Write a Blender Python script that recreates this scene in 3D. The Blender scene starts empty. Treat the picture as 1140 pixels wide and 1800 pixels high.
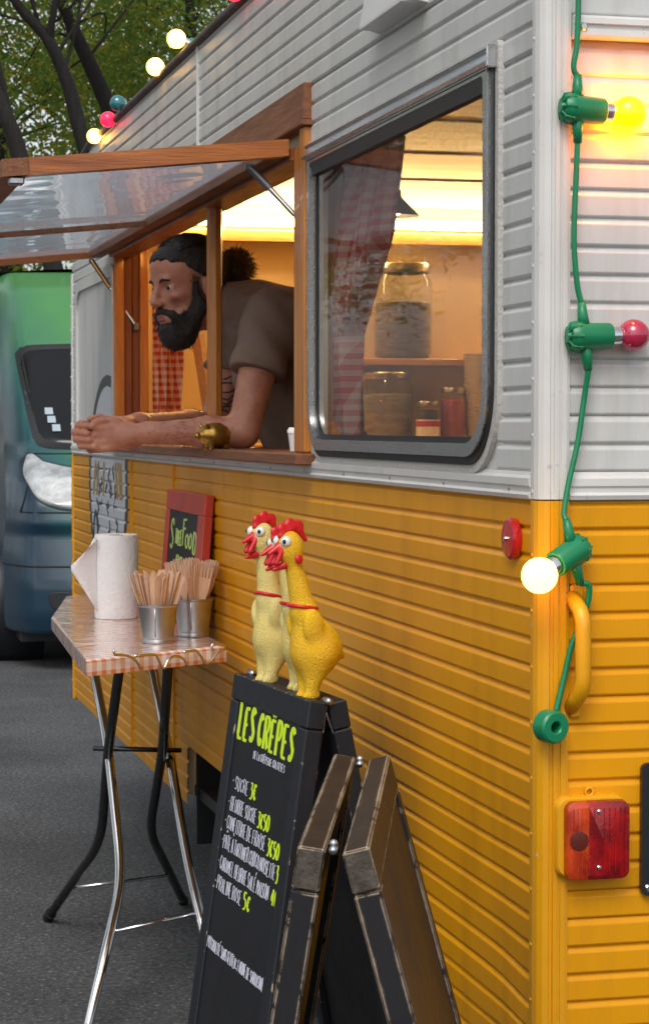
import bpy, math, random
import numpy as np
from mathutils import Vector, Matrix
random.seed(7); rng = np.random.default_rng(7)
SC = bpy.context.scene
COL = SC.collection
R = math.radians

# ------------------------------------------------------------------ camera, sky, sun, exposure
cd = bpy.data.cameras.new('camera'); cam = bpy.data.objects.new('camera', cd); COL.objects.link(cam)
cam.location = (-1.0, -2.845, 1.4)
YAW = math.atan2(.236, .972); PITCH = math.atan(152 / 3850)
cam.rotation_euler = (math.pi / 2 - PITCH, 0, -YAW)
cd.sensor_fit = 'VERTICAL'; cd.sensor_height = 24; cd.lens = 3850 / 1800 * 24
cd.clip_start = .05; cd.clip_end = 600
cd.dof.use_dof = True; cd.dof.focus_distance = 3.7; cd.dof.aperture_fstop = 18
SC.camera = cam

SUN_EL, SUN_AZ = R(50), R(206)          # azimuth clockwise from +y
world = bpy.data.worlds.new('World'); SC.world = world; world.use_nodes = True
wn = world.node_tree.nodes; wl = world.node_tree.links
bg = wn['Background']; sky = wn.new('ShaderNodeTexSky'); sky.sky_type = 'NISHITA'; sky.sun_disc = False
sky.sun_elevation = SUN_EL; sky.sun_rotation = SUN_AZ; sky.air_density = 1.0; sky.dust_density = 3.0; sky.ozone_density = 1.0
hsv = wn.new('ShaderNodeHueSaturation'); hsv.inputs['Saturation'].default_value = .28
wl.new(sky.outputs[0], hsv.inputs['Color']); wl.new(hsv.outputs[0], bg.inputs['Color'])
bg.inputs['Strength'].default_value = .135
sd = bpy.data.lights.new('sun', 'SUN'); so = bpy.data.objects.new('sun', sd); COL.objects.link(so)
sd.energy = 0.8; sd.angle = R(24); sd.color = (1, .95, .88)
sdir = Vector((math.sin(SUN_AZ) * math.cos(SUN_EL), math.cos(SUN_AZ) * math.cos(SUN_EL), math.sin(SUN_EL)))
so.rotation_euler = sdir.to_track_quat('Z', 'Y').to_euler()
SC.view_settings.view_transform = 'Standard'; SC.view_settings.look = 'None'
SC.view_settings.exposure = 0.48; SC.view_settings.gamma = 1.0
SC.cycles.max_bounces = 8; SC.cycles.transparent_max_bounces = 16; SC.cycles.caustics_refractive = False
SC.cycles.use_denoising = True

# ------------------------------------------------------------------ mesh builder
def rotz(a): return Matrix.Rotation(a, 4, 'Z')
class MB:
    def __init__(s): s.v = []; s.f = []
    def add(s, vs, fs):
        o = len(s.v); s.v += [tuple(p) for p in vs]; s.f += [tuple(i + o for i in q) for q in fs]; return s
    def box(s, lo, hi, M=None):
        x0, y0, z0 = lo; x1, y1, z1 = hi
        vs = [(x0,y0,z0),(x1,y0,z0),(x1,y1,z0),(x0,y1,z0),(x0,y0,z1),(x1,y0,z1),(x1,y1,z1),(x0,y1,z1)]
        if M is not None: vs = [tuple(M @ Vector(p)) for p in vs]
        return s.add(vs, [(0,3,2,1),(4,5,6,7),(0,1,5,4),(1,2,6,5),(2,3,7,6),(3,0,4,7)])
    def bbox(s, lo, hi, b=.003, M=None):
        """box with chamfered edges"""
        cx = [(lo[i] + hi[i]) / 2 for i in range(3)]; h = [(hi[i] - lo[i]) / 2 for i in range(3)]
        b = min(b, min(h) * .8); vs = []; idx = {}
        for sx in (-1, 1):
            for sy in (-1, 1):
                for sz in (-1, 1):
                    for a in range(3):
                        d = [sx * (h[0] - b), sy * (h[1] - b), sz * (h[2] - b)]
                        d[a] = (sx, sy, sz)[a] * h[a]
                        idx[(sx, sy, sz, a)] = len(vs); p = (cx[0] + d[0], cx[1] + d[1], cx[2] + d[2])
                        vs.append(tuple(M @ Vector(p)) if M is not None else p)
        fs = []
        for a in range(3):
            b1, b2 = [(1, 2), (2, 0), (0, 1)][a]
            for sg in (-1, 1):
                q = []
                for (u, w) in ((-1, -1), (1, -1), (1, 1), (-1, 1)):
                    k = [0, 0, 0]; k[a] = sg; k[b1] = u; k[b2] = w; q.append(idx[(*k, a)])
                fs.append(q if sg > 0 else q[::-1])
        for a in range(3):
            b1, b2 = [(1, 2), (2, 0), (0, 1)][a]
            for u in (-1, 1):
                for w in (-1, 1):
                    k = [0, 0, 0]; k[b1] = u; k[b2] = w
                    k0 = list(k); k0[a] = -1; k1 = list(k); k1[a] = 1
                    q = [idx[(*k0, b1)], idx[(*k1, b1)], idx[(*k1, b2)], idx[(*k0, b2)]]
                    fs.append(q if u * w < 0 else q[::-1])
        for sx in (-1, 1):
            for sy in (-1, 1):
                for sz in (-1, 1):
                    q = [idx[(sx, sy, sz, a)] for a in range(3)]
                    fs.append(q if sx * sy * sz > 0 else q[::-1])
        return s.add(vs, fs)
    def tube(s, pts, r, n=8, closed=False, caps=True, flat=None):
        pts = [Vector(p) for p in pts]; m = len(pts)
        rs = r if isinstance(r, (list, tuple)) else [r] * m
        t0 = None; N = None; o = len(s.v)
        for i, p in enumerate(pts):
            a = pts[i - 1] if (i > 0 or closed) else p; b = pts[(i + 1) % m] if (i < m - 1 or closed) else p
            t = (b - a); t = t.normalized() if t.length > 1e-9 else (t0 or Vector((0, 0, 1)))
            if flat is not None:
                N = Vector(flat[0]); B = t.cross(N).normalized()
            elif N is None:
                h = Vector((0, 0, 1)) if abs(t.z) < .9 else Vector((1, 0, 0)); N = (h - t * h.dot(t)).normalized(); B = t.cross(N)
            else:
                N = (N - t * N.dot(t)); N = N.normalized() if N.length > 1e-6 else t.orthogonal().normalized(); B = t.cross(N)
            t0 = t
            for k in range(n):
                c = math.cos(2 * math.pi * k / n); sn = math.sin(2 * math.pi * k / n)
                q = p + N * (c * rs[i] * (flat[1] if flat else 1)) + B * (sn * rs[i]); s.v.append(tuple(q))
        for i in range(m if closed else m - 1):
            j = (i + 1) % m
            for k in range(n):
                l = (k + 1) % n; s.f.append((o + i * n + k, o + i * n + l, o + j * n + l, o + j * n + k))
        if caps and not closed:
            s.f.append(tuple(o + k for k in range(n))[::-1]); s.f.append(tuple(o + (m - 1) * n + k for k in range(n)))
        return s
    def lathe(s, prof, n=24, M=None, cap0=True, cap1=True):
        o = len(s.v)
        for (r, z) in prof:
            for k in range(n):
                p = Vector((r * math.cos(2 * math.pi * k / n), r * math.sin(2 * math.pi * k / n), z)); s.v.append(tuple(M @ p if M is not None else p))
        m = len(prof)
        for i in range(m - 1):
            for k in range(n):
                l = (k + 1) % n; s.f.append((o + i * n + k, o + i * n + l, o + (i + 1) * n + l, o + (i + 1) * n + k))
        if cap0: s.f.append(tuple(o + k for k in range(n))[::-1])
        if cap1: s.f.append(tuple(o + (m - 1) * n + k for k in range(n)))
        return s
    def prism(s, poly, d, M=None):
        """polygon in local xy extruded by d in z"""
        n = len(poly); vs = [(x, y, 0) for x, y in poly] + [(x, y, d) for x, y in poly]
        if M is not None: vs = [tuple(M @ Vector(p)) for p in vs]
        return s.add(vs, [tuple(range(n))[::-1], tuple(range(n, 2 * n))] + [(i, (i + 1) % n, n + (i + 1) % n, n + i) for i in range(n)])
    def ring(s, outer, inner, d0, d1, fn):
        """frame between two equal-length outlines, extruded from d0 to d1 by fn(u, v, d) -> xyz"""
        n = len(outer); vs = [fn(u, v, d) for d in (d0, d1) for u, v in outer] + [fn(u, v, d) for d in (d0, d1) for u, v in inner]; fs = []
        for i in range(n):
            j = (i + 1) % n
            fs += [(i, j, n + j, n + i), (2*n + j, 2*n + i, 3*n + i, 3*n + j), (n + i, n + j, 3*n + j, 3*n + i), (j, i, 2*n + i, 2*n + j)]
        return s.add(vs, fs)
    def grid(s, fn, nu, nv):
        o = len(s.v)
        for i in range(nu + 1):
            for j in range(nv + 1): s.v.append(tuple(fn(i / nu, j / nv)))
        for i in range(nu):
            for j in range(nv):
                a = o + i * (nv + 1) + j; s.f.append((a, a + 1, a + nv + 2, a + nv + 1))
        return s
    def build(s, name, mat, parent=None, smooth=False, angle=None):
        me = bpy.data.meshes.new(name)
        vs = s.v
        if parent is not None:
            l = LOC[parent.name]; vs = [(p[0] - l[0], p[1] - l[1], p[2] - l[2]) for p in vs]
        me.from_pydata(vs, [], s.f); me.update()
        return link(name, me, mat, parent, smooth, angle)
LOC = {}
def link(name, me, mat, parent=None, smooth=False, angle=None):
    if mat is not None:
        for m in (mat if isinstance(mat, (list, tuple)) else [mat]): me.materials.append(m)
    if smooth or angle: me.shade_smooth()
    if angle: me.set_sharp_from_angle(angle=R(angle))
    o = bpy.data.objects.new(name, me); COL.objects.link(o)
    LOC[o.name] = (0, 0, 0) if parent is None else LOC[parent.name]
    if parent is not None: o.parent = parent
    return o
def fixnormals(o):
    import bmesh
    bm = bmesh.new(); bm.from_mesh(o.data); bmesh.ops.recalc_face_normals(bm, faces=bm.faces); bm.to_mesh(o.data); bm.free(); return o
def tag(o, label=None, cat=None, group=None, kind=None):
    if label: o['label'] = label
    if cat: o['category'] = cat
    if group: o['group'] = group
    if kind: o['kind'] = kind
    return o
def thing(name, loc, label, cat, group=None):
    o = bpy.data.objects.new(name, None); COL.objects.link(o); o.location = loc; o.empty_display_size = .05
    LOC[o.name] = tuple(loc); return tag(o, label, cat, group)
def part_empty(name, parent):
    o = bpy.data.objects.new(name, None); COL.objects.link(o); o.parent = parent; LOC[o.name] = LOC[parent.name]; return o
def copy_tree(o, parent=None):
    c = o.copy(); COL.objects.link(c); c.parent = parent; LOC[c.name] = LOC[o.name]
    for ch in [x for x in COL.objects if x.parent == o]: copy_tree(ch, c)
    return c

# ------------------------------------------------------------------ materials
def lin(r, g, b):
    f = lambda c: (c / 255 / 12.92) if c <= 10 else ((c / 255 + .055) / 1.055) ** 2.4
    return (f(r), f(g), f(b))
def mat(name, col, rough=.5, metal=0., spec=.5, col2=None, vscale=4., stretch=(1, 1, 1), vlo=.35, vhi=.65, bump=0., bscale=60., bstretch=None,
        coat=0., rvar=0., emis=None, estr=0., trans=0., sub=0., detail=6., wear=None, wscale=30., wlo=.62, whi=.68, wst=(1, 1, 1), macro=0.):
    m = bpy.data.materials.new(name); m.use_nodes = True; nt = m.node_tree; N = nt.nodes; L = nt.links
    b = N['Principled BSDF']; b.inputs['Base Color'].default_value = (*col, 1); b.inputs['Roughness'].default_value = rough
    b.inputs['Metallic'].default_value = metal; b.inputs['Specular IOR Level'].default_value = spec
    b.inputs['Coat Weight'].default_value = coat; b.inputs['Coat Roughness'].default_value = .08
    if sub: b.inputs['Subsurface Weight'].default_value = sub; b.inputs['Subsurface Radius'].default_value = (.01, .004, .002)
    tc = N.new('ShaderNodeTexCoord')
    def noise(scale, st, det=detail):
        mp = N.new('ShaderNodeMapping'); mp.inputs['Scale'].default_value = st; L.new(tc.outputs['Object'], mp.inputs['Vector'])
        n = N.new('ShaderNodeTexNoise'); n.inputs['Scale'].default_value = scale; n.inputs['Detail'].default_value = det; n.inputs['Roughness'].default_value = .62
        L.new(mp.outputs[0], n.inputs['Vector']); return n
    cur = None
    if col2 is not None or rvar:
        n = noise(vscale, stretch); mr = N.new('ShaderNodeMapRange'); mr.inputs['From Min'].default_value = vlo; mr.inputs['From Max'].default_value = vhi
        L.new(n.outputs['Fac'], mr.inputs['Value'])
        if col2 is not None:
            mx = N.new('ShaderNodeMix'); mx.data_type = 'RGBA'; mx.inputs['A'].default_value = (*col, 1); mx.inputs['B'].default_value = (*col2, 1)
            L.new(mr.outputs[0], mx.inputs['Factor']); cur = mx.outputs['Result']
        if rvar:
            r2 = N.new('ShaderNodeMapRange'); r2.inputs['To Min'].default_value = rough - rvar; r2.inputs['To Max'].default_value = rough + rvar
            L.new(mr.outputs[0], r2.inputs['Value']); L.new(r2.outputs[0], b.inputs['Roughness'])
    if wear is not None:
        n = noise(wscale, wst, 9.); mr = N.new('ShaderNodeMapRange'); mr.inputs['From Min'].default_value = wlo; mr.inputs['From Max'].default_value = whi
        L.new(n.outputs['Fac'], mr.inputs['Value'])
        mx = N.new('ShaderNodeMix'); mx.data_type = 'RGBA'; mx.inputs['B'].default_value = (*wear, 1); mx.inputs['A'].default_value = (*col, 1)
        if cur is not None: L.new(cur, mx.inputs['A'])
        L.new(mr.outputs[0], mx.inputs['Factor']); cur = mx.outputs['Result']
    if macro:
        n = noise(macro, (1, 1, 1), 5.); mr = N.new('ShaderNodeMapRange'); mr.inputs['From Min'].default_value = .32; mr.inputs['From Max'].default_value = .68; mr.inputs['To Min'].default_value = .62; mr.inputs['To Max'].default_value = 1.18
        L.new(n.outputs['Fac'], mr.inputs['Value']); vm = N.new('ShaderNodeVectorMath'); vm.operation = 'SCALE'; L.new(cur, vm.inputs[0]); L.new(mr.outputs[0], vm.inputs['Scale']); cur = vm.outputs[0]
    if cur is not None: L.new(cur, b.inputs['Base Color'])
    if bump:
        n = noise(bscale, bstretch or stretch); bp = N.new('ShaderNodeBump'); bp.inputs['Strength'].default_value = bump; bp.inputs['Distance'].default_value = .01
        L.new(n.outputs['Fac'], bp.inputs['Height']); L.new(bp.outputs[0], b.inputs['Normal'])
    if emis: b.inputs['Emission Color'].default_value = (*emis, 1); b.inputs['Emission Strength'].default_value = estr
    if trans: b.inputs['Transmission Weight'].default_value = trans
    return m
def edgewear(m, col, amount=.5, radius=.007, scale=70.):
    """paint rubbed off along the edges: mask from the difference between true and rounded normal, broken up by noise"""
    N = m.node_tree.nodes; L = m.node_tree.links; p = N['Principled BSDF']
    bv = N.new('ShaderNodeBevel'); bv.samples = 6; bv.inputs['Radius'].default_value = radius; ge = N.new('ShaderNodeNewGeometry')
    d = N.new('ShaderNodeVectorMath'); d.operation = 'DOT_PRODUCT'; L.new(bv.outputs[0], d.inputs[0]); L.new(ge.outputs['True Normal'], d.inputs[1])
    mr = N.new('ShaderNodeMapRange'); mr.inputs['From Min'].default_value = .995; mr.inputs['From Max'].default_value = .94; L.new(d.outputs['Value'], mr.inputs['Value'])
    tc = N.new('ShaderNodeTexCoord'); n = N.new('ShaderNodeTexNoise'); n.inputs['Scale'].default_value = scale; n.inputs['Detail'].default_value = 8.; n.inputs['Roughness'].default_value = .7; L.new(tc.outputs['Object'], n.inputs['Vector'])
    n2 = N.new('ShaderNodeTexNoise'); n2.inputs['Scale'].default_value = 9.; n2.inputs['Detail'].default_value = 2.; L.new(tc.outputs['Object'], n2.inputs['Vector'])
    a = N.new('ShaderNodeMath'); a.operation = 'MULTIPLY'; L.new(mr.outputs[0], a.inputs[0]); L.new(n.outputs['Fac'], a.inputs[1])
    b = N.new('ShaderNodeMath'); b.operation = 'MULTIPLY'; L.new(a.outputs[0], b.inputs[0]); L.new(n2.outputs['Fac'], b.inputs[1])
    t = N.new('ShaderNodeMapRange'); t.inputs['From Min'].default_value = .30 - amount * .25; t.inputs['From Max'].default_value = .33 - amount * .25; L.new(b.outputs[0], t.inputs['Value'])
    mx = N.new('ShaderNodeMix'); mx.data_type = 'RGBA'; mx.inputs['B'].default_value = (*col, 1); L.new(t.outputs[0], mx.inputs['Factor'])
    src = p.inputs['Base Color'].links
    if src: L.new(src[0].from_socket, mx.inputs['A'])
    else: mx.inputs['A'].default_value = p.inputs['Base Color'].default_value
    L.new(mx.outputs['Result'], p.inputs['Base Color']); return m
def glassmat(name, tint=(1, 1, 1), ior=1.45, rough=.02, haze=0., hcol=(.8, .8, .8), wav=0., trl=False):
    m = bpy.data.materials.new(name); m.use_nodes = True; nt = m.node_tree; N = nt.nodes; L = nt.links
    for n in list(N): N.remove(n)
    o = N.new('ShaderNodeOutputMaterial'); t = N.new('ShaderNodeBsdfTransparent'); t.inputs[0].default_value = (*tint, 1)
    g = N.new('ShaderNodeBsdfGlossy'); g.inputs['Roughness'].default_value = rough
    fr = N.new('ShaderNodeFresnel'); fr.inputs['IOR'].default_value = ior
    ge = N.new('ShaderNodeNewGeometry'); iv = N.new('ShaderNodeMath'); iv.operation = 'SUBTRACT'; iv.inputs[0].default_value = 1.; L.new(ge.outputs['Backfacing'], iv.inputs[1])
    ml = N.new('ShaderNodeMath'); ml.operation = 'MULTIPLY'; L.new(fr.outputs[0], ml.inputs[0]); L.new(iv.outputs[0], ml.inputs[1])
    mx = N.new('ShaderNodeMixShader'); L.new(ml.outputs[0], mx.inputs[0])
    src = t
    if haze:
        d = N.new('ShaderNodeBsdfTranslucent' if trl else 'ShaderNodeBsdfDiffuse'); d.inputs[0].default_value = (*hcol, 1); m2 = N.new('ShaderNodeMixShader'); m2.inputs[0].default_value = haze
        L.new(t.outputs[0], m2.inputs[1]); L.new(d.outputs[0], m2.inputs[2]); src = m2
    if wav:
        tc = N.new('ShaderNodeTexCoord'); n = N.new('ShaderNodeTexNoise'); n.inputs['Scale'].default_value = 5; n.inputs['Detail'].default_value = 1.
        L.new(tc.outputs['Object'], n.inputs['Vector']); bp = N.new('ShaderNodeBump'); bp.inputs['Strength'].default_value = wav; bp.inputs['Distance'].default_value = .02
        L.new(n.outputs['Fac'], bp.inputs['Height']); L.new(bp.outputs[0], g.inputs['Normal'])
    L.new(src.outputs[0], mx.inputs[1]); L.new(g.outputs[0], mx.inputs[2]); L.new(mx.outputs[0], o.inputs[0]); return m
def gingham(name, pitch, a, b, va, vb, rough=.6, coat=0., translucent=0., bump=0.):
    """va, vb: the two directions (dot with object position) across which the stripes repeat"""
    m = bpy.data.materials.new(name); m.use_nodes = True; nt = m.node_tree; N = nt.nodes; L = nt.links; p = N['Principled BSDF']
    p.inputs['Roughness'].default_value = rough; p.inputs['Coat Weight'].default_value = coat; p.inputs['Coat Roughness'].default_value = .06
    tc = N.new('ShaderNodeTexCoord'); fac = []
    for v in (va, vb):
        d = N.new('ShaderNodeVectorMath'); d.operation = 'DOT_PRODUCT'; d.inputs[1].default_value = v; L.new(tc.outputs['Object'], d.inputs[0])
        q = N.new('ShaderNodeMath'); q.operation = 'DIVIDE'; q.inputs[1].default_value = pitch; L.new(d.outputs['Value'], q.inputs[0])
        w = N.new('ShaderNodeMath'); w.operation = 'FRACT'; L.new(q.outputs[0], w.inputs[0])
        g = N.new('ShaderNodeMath'); g.operation = 'GREATER_THAN'; g.inputs[1].default_value = .5; L.new(w.outputs[0], g.inputs[0]); fac.append(g)
    s = N.new('ShaderNodeMath'); s.operation = 'ADD'; L.new(fac[0].outputs[0], s.inputs[0]); L.new(fac[1].outputs[0], s.inputs[1])
    h = N.new('ShaderNodeMath'); h.operation = 'MULTIPLY'; h.inputs[1].default_value = .5; L.new(s.outputs[0], h.inputs[0])
    mx = N.new('ShaderNodeMix'); mx.data_type = 'RGBA'; mx.inputs['A'].default_value = (*a, 1); mx.inputs['B'].default_value = (*b, 1)
    L.new(h.outputs[0], mx.inputs['Factor']); L.new(mx.outputs['Result'], p.inputs['Base Color'])
    if bump:
        n = N.new('ShaderNodeTexNoise'); n.inputs['Scale'].default_value = 14; n.inputs['Detail'].default_value = 3
        L.new(tc.outputs['Object'], n.inputs['Vector']); bp = N.new('ShaderNodeBump'); bp.inputs['Strength'].default_value = bump; bp.inputs['Distance'].default_value = .01
        L.new(n.outputs['Fac'], bp.inputs['Height']); L.new(bp.outputs[0], p.inputs['Normal']); L.new(bp.outputs[0], p.inputs['Coat Normal'])
    if translucent:
        tr = N.new('ShaderNodeBsdfTranslucent'); L.new(mx.outputs['Result'], tr.inputs[0]); ms = N.new('ShaderNodeMixShader'); ms.inputs[0].default_value = translucent
        L.new(p.outputs[0], ms.inputs[1]); L.new(tr.outputs[0], ms.inputs[2]); L.new(ms.outputs[0], N['Material Output'].inputs[0])
    return m
def woodmat(name, c1, c2, axis, rough=.45, scale=7., coat=0., wear=None):
    st = [9, 9, 9]; st[axis] = .6
    return mat(name, c1, rough, col2=c2, vscale=scale, stretch=tuple(st), vlo=.3, vhi=.72, bump=.25, bscale=scale * 4, coat=coat, rvar=.1, wear=wear, wscale=60.)

WHITE = mat('white_paint', (.60, .60, .585), .36, spec=.4, col2=(.52, .525, .52), vscale=2.2, stretch=(1, 1, .5), rvar=.06, bump=.03, bscale=9, wear=(.36, .345, .315), wscale=2.2, wlo=.50, whi=.86, wst=(5, 5, .8))
TRIMW = mat('trim_white', (.66, .65, .63), .38, col2=(.58, .57, .55), vscale=6, wear=(.42, .41, .39), wscale=40, wlo=.64, whi=.72)
ORANGE = mat('orange_paint', (.74, .31, .0012), .36, spec=.28, col2=(.68, .295, .003), vscale=1.8, stretch=(1, 1, .5), rvar=.07, bump=.03, bscale=9, wear=(.46, .185, .006), wscale=2.2, wlo=.50, whi=.95, wst=(5, 5, .8))
TRIMO = mat('trim_orange', (.74, .34, .004), .35, col2=(.66, .29, .004), vscale=6, wear=(.55, .42, .25), wscale=45, wlo=.70, whi=.74)
ALU = mat('aluminium', (.62, .63, .64), .28, metal=1., col2=(.5, .51, .52), vscale=12, stretch=(6, .4, 6), rvar=.08, bump=.02, bscale=40)
CHROME = mat('chrome', (.75, .75, .76), .14, metal=1., rvar=.05, vscale=20)
DARKCHROME = mat('dark_steel', (.09, .09, .095), .3, metal=.9, rvar=.05, vscale=20)
GALV = mat('galvanised', (.55, .56, .57), .33, metal=1., col2=(.42, .43, .44), vscale=16, rvar=.06)
RUBBER = mat('black_rubber', (.012, .012, .013), .5)
BLACKP = mat('black_plastic', (.015, .016, .018), .35)
WOODX = woodmat('varnished_wood_x', (.44, .135, .020), (.21, .050, .008), 0, coat=.25)
WOODY = woodmat('varnished_wood_y', (.42, .130, .022), (.20, .050, .010), 1, coat=.2)
WOODZ = woodmat('varnished_wood_z', (.60, .225, .030), (.32, .095, .012), 2, coat=.25)
WOODDY = woodmat('dark_wood_y', (.26, .095, .034), (.13, .045, .018), 1, rough=.55)
WOODDZ = woodmat('dark_wood_z', (.26, .075, .02), (.12, .032, .01), 2, rough=.5)
WOODL = woodmat('pale_wood_x', (.55, .30, .10), (.42, .21, .06), 0)
CREAM = mat('cream_panel', (.66, .52, .33), .5, col2=(.60, .46, .28), vscale=3, bump=.03)
CEILM = mat('ceiling_panel', (.74, .60, .36), .5, col2=(.60, .44, .22), vscale=4, stretch=(.4, 5, 1))
PLYM = mat('plywood', (.58, .43, .24), .6, col2=(.48, .33, .17), vscale=30, vlo=.4, vhi=.6)
FLOORM = mat('vinyl_floor', (.035, .03, .028), .5)
GREENP = mat('green_plastic', (.005, .21, .085), .35, col2=(.005, .18, .07), vscale=30)
GLASS = glassmat('window_glass', (.95, .96, .95), 1.30, .01, haze=.015, wav=.04)
PANE = glassmat('acrylic_pane', (.80, .84, .88), 1.45, .03, haze=.42, hcol=(.72, .76, .82), wav=.25, trl=True)
JARG = glassmat('jar_glass', (.95, .96, .95), 1.5, .01, haze=.03)
def bulbmat(name, c, s): return mat(name, c, .2, emis=c, estr=s, coat=.5)
# ------------------------------------------------------------------ ground
ASPH = mat('asphalt', (.105, .107, .113), .85, col2=(.045, .046, .050), vscale=55, vlo=.40, vhi=.60, bump=1., bscale=55, wear=(.34, .34, .33), wscale=80, wlo=.58, whi=.66, detail=9., macro=1.3)
g = MB().add([(-150, -60, 0), (150, -60, 0), (150, 300, 0), (-150, 300, 0)], [(0, 1, 2, 3)]).build('road', ASPH); tag(g, kind='structure')

# ------------------------------------------------------------------ caravan
CAR = thing('caravan', (0, 0, 0), 'white over mustard orange caravan food truck with ribbed sides and open serving hatch', 'caravan')
PITCHZ = .0386; Z0 = .409; WAIST0, WAIST1 = 1.298, 1.336; ROOFZ = 2.36; LEN = 5.14
PROF = [(0, .001), (.0032, .0050), (.0048, .0056), (.0295, .0058), (.0312, .0054), (.0366, .0010), (PITCHZ, .0008)]   # height, outward offset
def off(z, base):
    h = (z - base) % PITCHZ
    for (a, p), (b, q) in zip(PROF, PROF[1:]):
        if a <= h <= b: return p + (q - p) * (h - a) / (b - a)
    return .001
def dent(y, z):
    """knock in the sheet low down by the rear corner"""
    d = math.exp(-(((y - .06) / .07) ** 2 + ((z - .60) / .07) ** 2)); return .0045 * d, -.014 * d
def cuts(z0, z1, lo, hi, rects):
    iv = [(lo, hi)]
    for (a, b, c, d) in rects:
        if z1 > c + 1e-4 and z0 < d - 1e-4:
            iv = [q for s, e in iv for q in ((s, min(e, a)), (max(s, b), e)) if q[1] - q[0] > .004]
    return iv
WIN = (.190, 1.336, 1.349, 1.932); HATCH = (1.40, 4.05, 1.33, 1.955); ARCH = (2.02, 2.768, 0, .535); PANEL = (4.07, 4.99, 1.345, 1.895)
def siding(base, top, m, rects, side):
    n = int(round((top - base) / PITCHZ))
    for i in range(n):
        a = base + i * PITCHZ; b = min(top, a + PITCHZ)
        lo, hi = (.022, LEN - .02) if side else (.034, 2.12)
        if side and b > 2.12: hi -= .17 * ((b - 2.12) / .24) ** 2
        for (s, e) in cuts(a, b, lo, hi, rects):
            mb = MB(); ys = [s]
            if side and a < .85 and s < .05: ys += [.04, .06, .08, .10, .13, .16, .2, .25]
            seam = [q for q in (2.588,) if s < q < e] if side else []
            ys = sorted(set(ys + [e])); pr = [p for p in PROF if a + p[0] <= b + 1e-6]
            vs = []
            for y in ys:
                for h, o in pr:
                    z = a + h; dx, dz = dent(y, z) if side else (0, 0)
                    wob = .0006 * math.sin(y * 7 + i * 1.7) + .0005 * math.sin(y * 17 + i)
                    vs.append((-(o + wob) + dx, y, z + dz) if side else (y, -(o + wob), z))
            k = len(pr); fs = []
            for c in range(len(ys) - 1):
                for r in range(k - 1):
                    q = (c * k + r, (c + 1) * k + r, (c + 1) * k + r + 1, c * k + r + 1); fs.append(q[::-1] if side else q)
            mb.add(vs, fs).build('siding_strip', m, CAR)
siding(Z0, WAIST0, ORANGE, [ARCH], True)
siding(WAIST1, ROOFZ, WHITE, [WIN, HATCH, PANEL], True)
siding(Z0 - .04, WAIST0, ORANGE, [], False)
siding(WAIST1, 1.926, WHITE, [], False)
siding(1.958, ROOFZ, WHITE, [], False)
# backing of the walls (core) and inner lining, in pieces round the openings
def walls(x0, x1, y0, y1, z0, z1, rects, m, name, inset=0.):
    ys = sorted({y0, y1, *[r[0] - inset for r in rects], *[r[1] + inset for r in rects]}); ys = [y for y in ys if y0 <= y <= y1]
    mb = MB()
    for a, b in zip(ys, ys[1:]):
        zs = sorted({z0, z1, *[q for r in rects if r[0] - inset < (a + b) / 2 < r[1] + inset for q in (r[2] - inset, r[3] + inset)]})
        for c, d in zip(zs, zs[1:]):
            if c < z0 or d > z1: continue
            ym, zm = (a + b) / 2, (c + d) / 2
            if any(r[0] - inset < ym < r[1] + inset and r[2] - inset < zm < r[3] + inset for r in rects): continue
            mb.box((x0, a, c), (x1, b, d))
    return mb.build(name, m, CAR)
walls(.003, .022, .01, LEN - .19, .43, 2.33, [WIN, HATCH, (2.0, 2.81, 0, .7)], CREAM, 'side_wall_core')
MB().box((2.02, .03, .43), (2.04, LEN - .05, 2.30)).build('far_side_wall', CREAM, CAR)
MB().box((.023, .003, .43), (2.10, .022, 2.33)).build('rear_wall_core', CREAM, CAR)
MB().box((2.041, .01, .409), (2.12, LEN - .02, 2.34)).build('far_outer_wall', WHITE, CAR)
MB().box((.03, .03, .42), (2.01, LEN - .15, .45)).build('floor', FLOORM, CAR)
MB().box((.03, 4.955, .45), (2.01, 4.985, 2.21)).build('front_lining', CREAM, CAR)
# ceiling panels curving down at the front, with thin battens
cprof = [(.03, 2.315), (.9, 2.325), (1.8, 2.325), (2.7, 2.32), (3.45, 2.31), (4.10, 2.295), (4.6, 2.265), (4.95, 2.20)]
for (a, za), (b, zb) in zip(cprof, cprof[1:]):
    MB().add([(.03, a + .003, za), (2.01, a + .003, za), (2.01, b - .003, zb), (.03, b - .003, zb), (.03, a + .003, za + .012), (2.01, a + .003, za + .012), (2.01, b - .003, zb + .012), (.03, b - .003, zb + .012)],
             [(0, 1, 2, 3), (7, 6, 5, 4), (0, 4, 5, 1), (1, 5, 6, 2), (2, 6, 7, 3), (3, 7, 4, 0)]).build('ceiling_panel', CEILM, CAR)
for a, za in cprof[1:-1]:
    MB().box((.031, a - .011, za - .006), (2.009, a + .011, za + .004)).build('ceiling_batten', WOODDY, CAR)
# roof skin with rolled front
rp = [(.0, 2.362), (4.6, 2.362), (4.86, 2.335), (5.02, 2.27), (5.10, 2.15), (5.14, 1.95), (5.14, .42)]
mb = MB(); vs = [(x, y, z) for x in (.0, 2.12) for y, z in rp]; n = len(rp)
mb.add(vs, [(i, n + i, n + i + 1, i + 1) for i in range(n - 1)]).build('roof', WHITE, CAR)
EDGE = mat('roof_edge_strip', (.10, .085, .075), .5, col2=(.05, .04, .035), vscale=20)
mb = MB().tube([(-.010, y, z - .006) for y, z in rp[:5]], .011, 8); mb.build('roof_gutter', EDGE, CAR, True)
MB().tube([(.002, y, z + .008) for y, z in rp[:5]], .007, 8).build('roof_rail', ALU, CAR, True)
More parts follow.
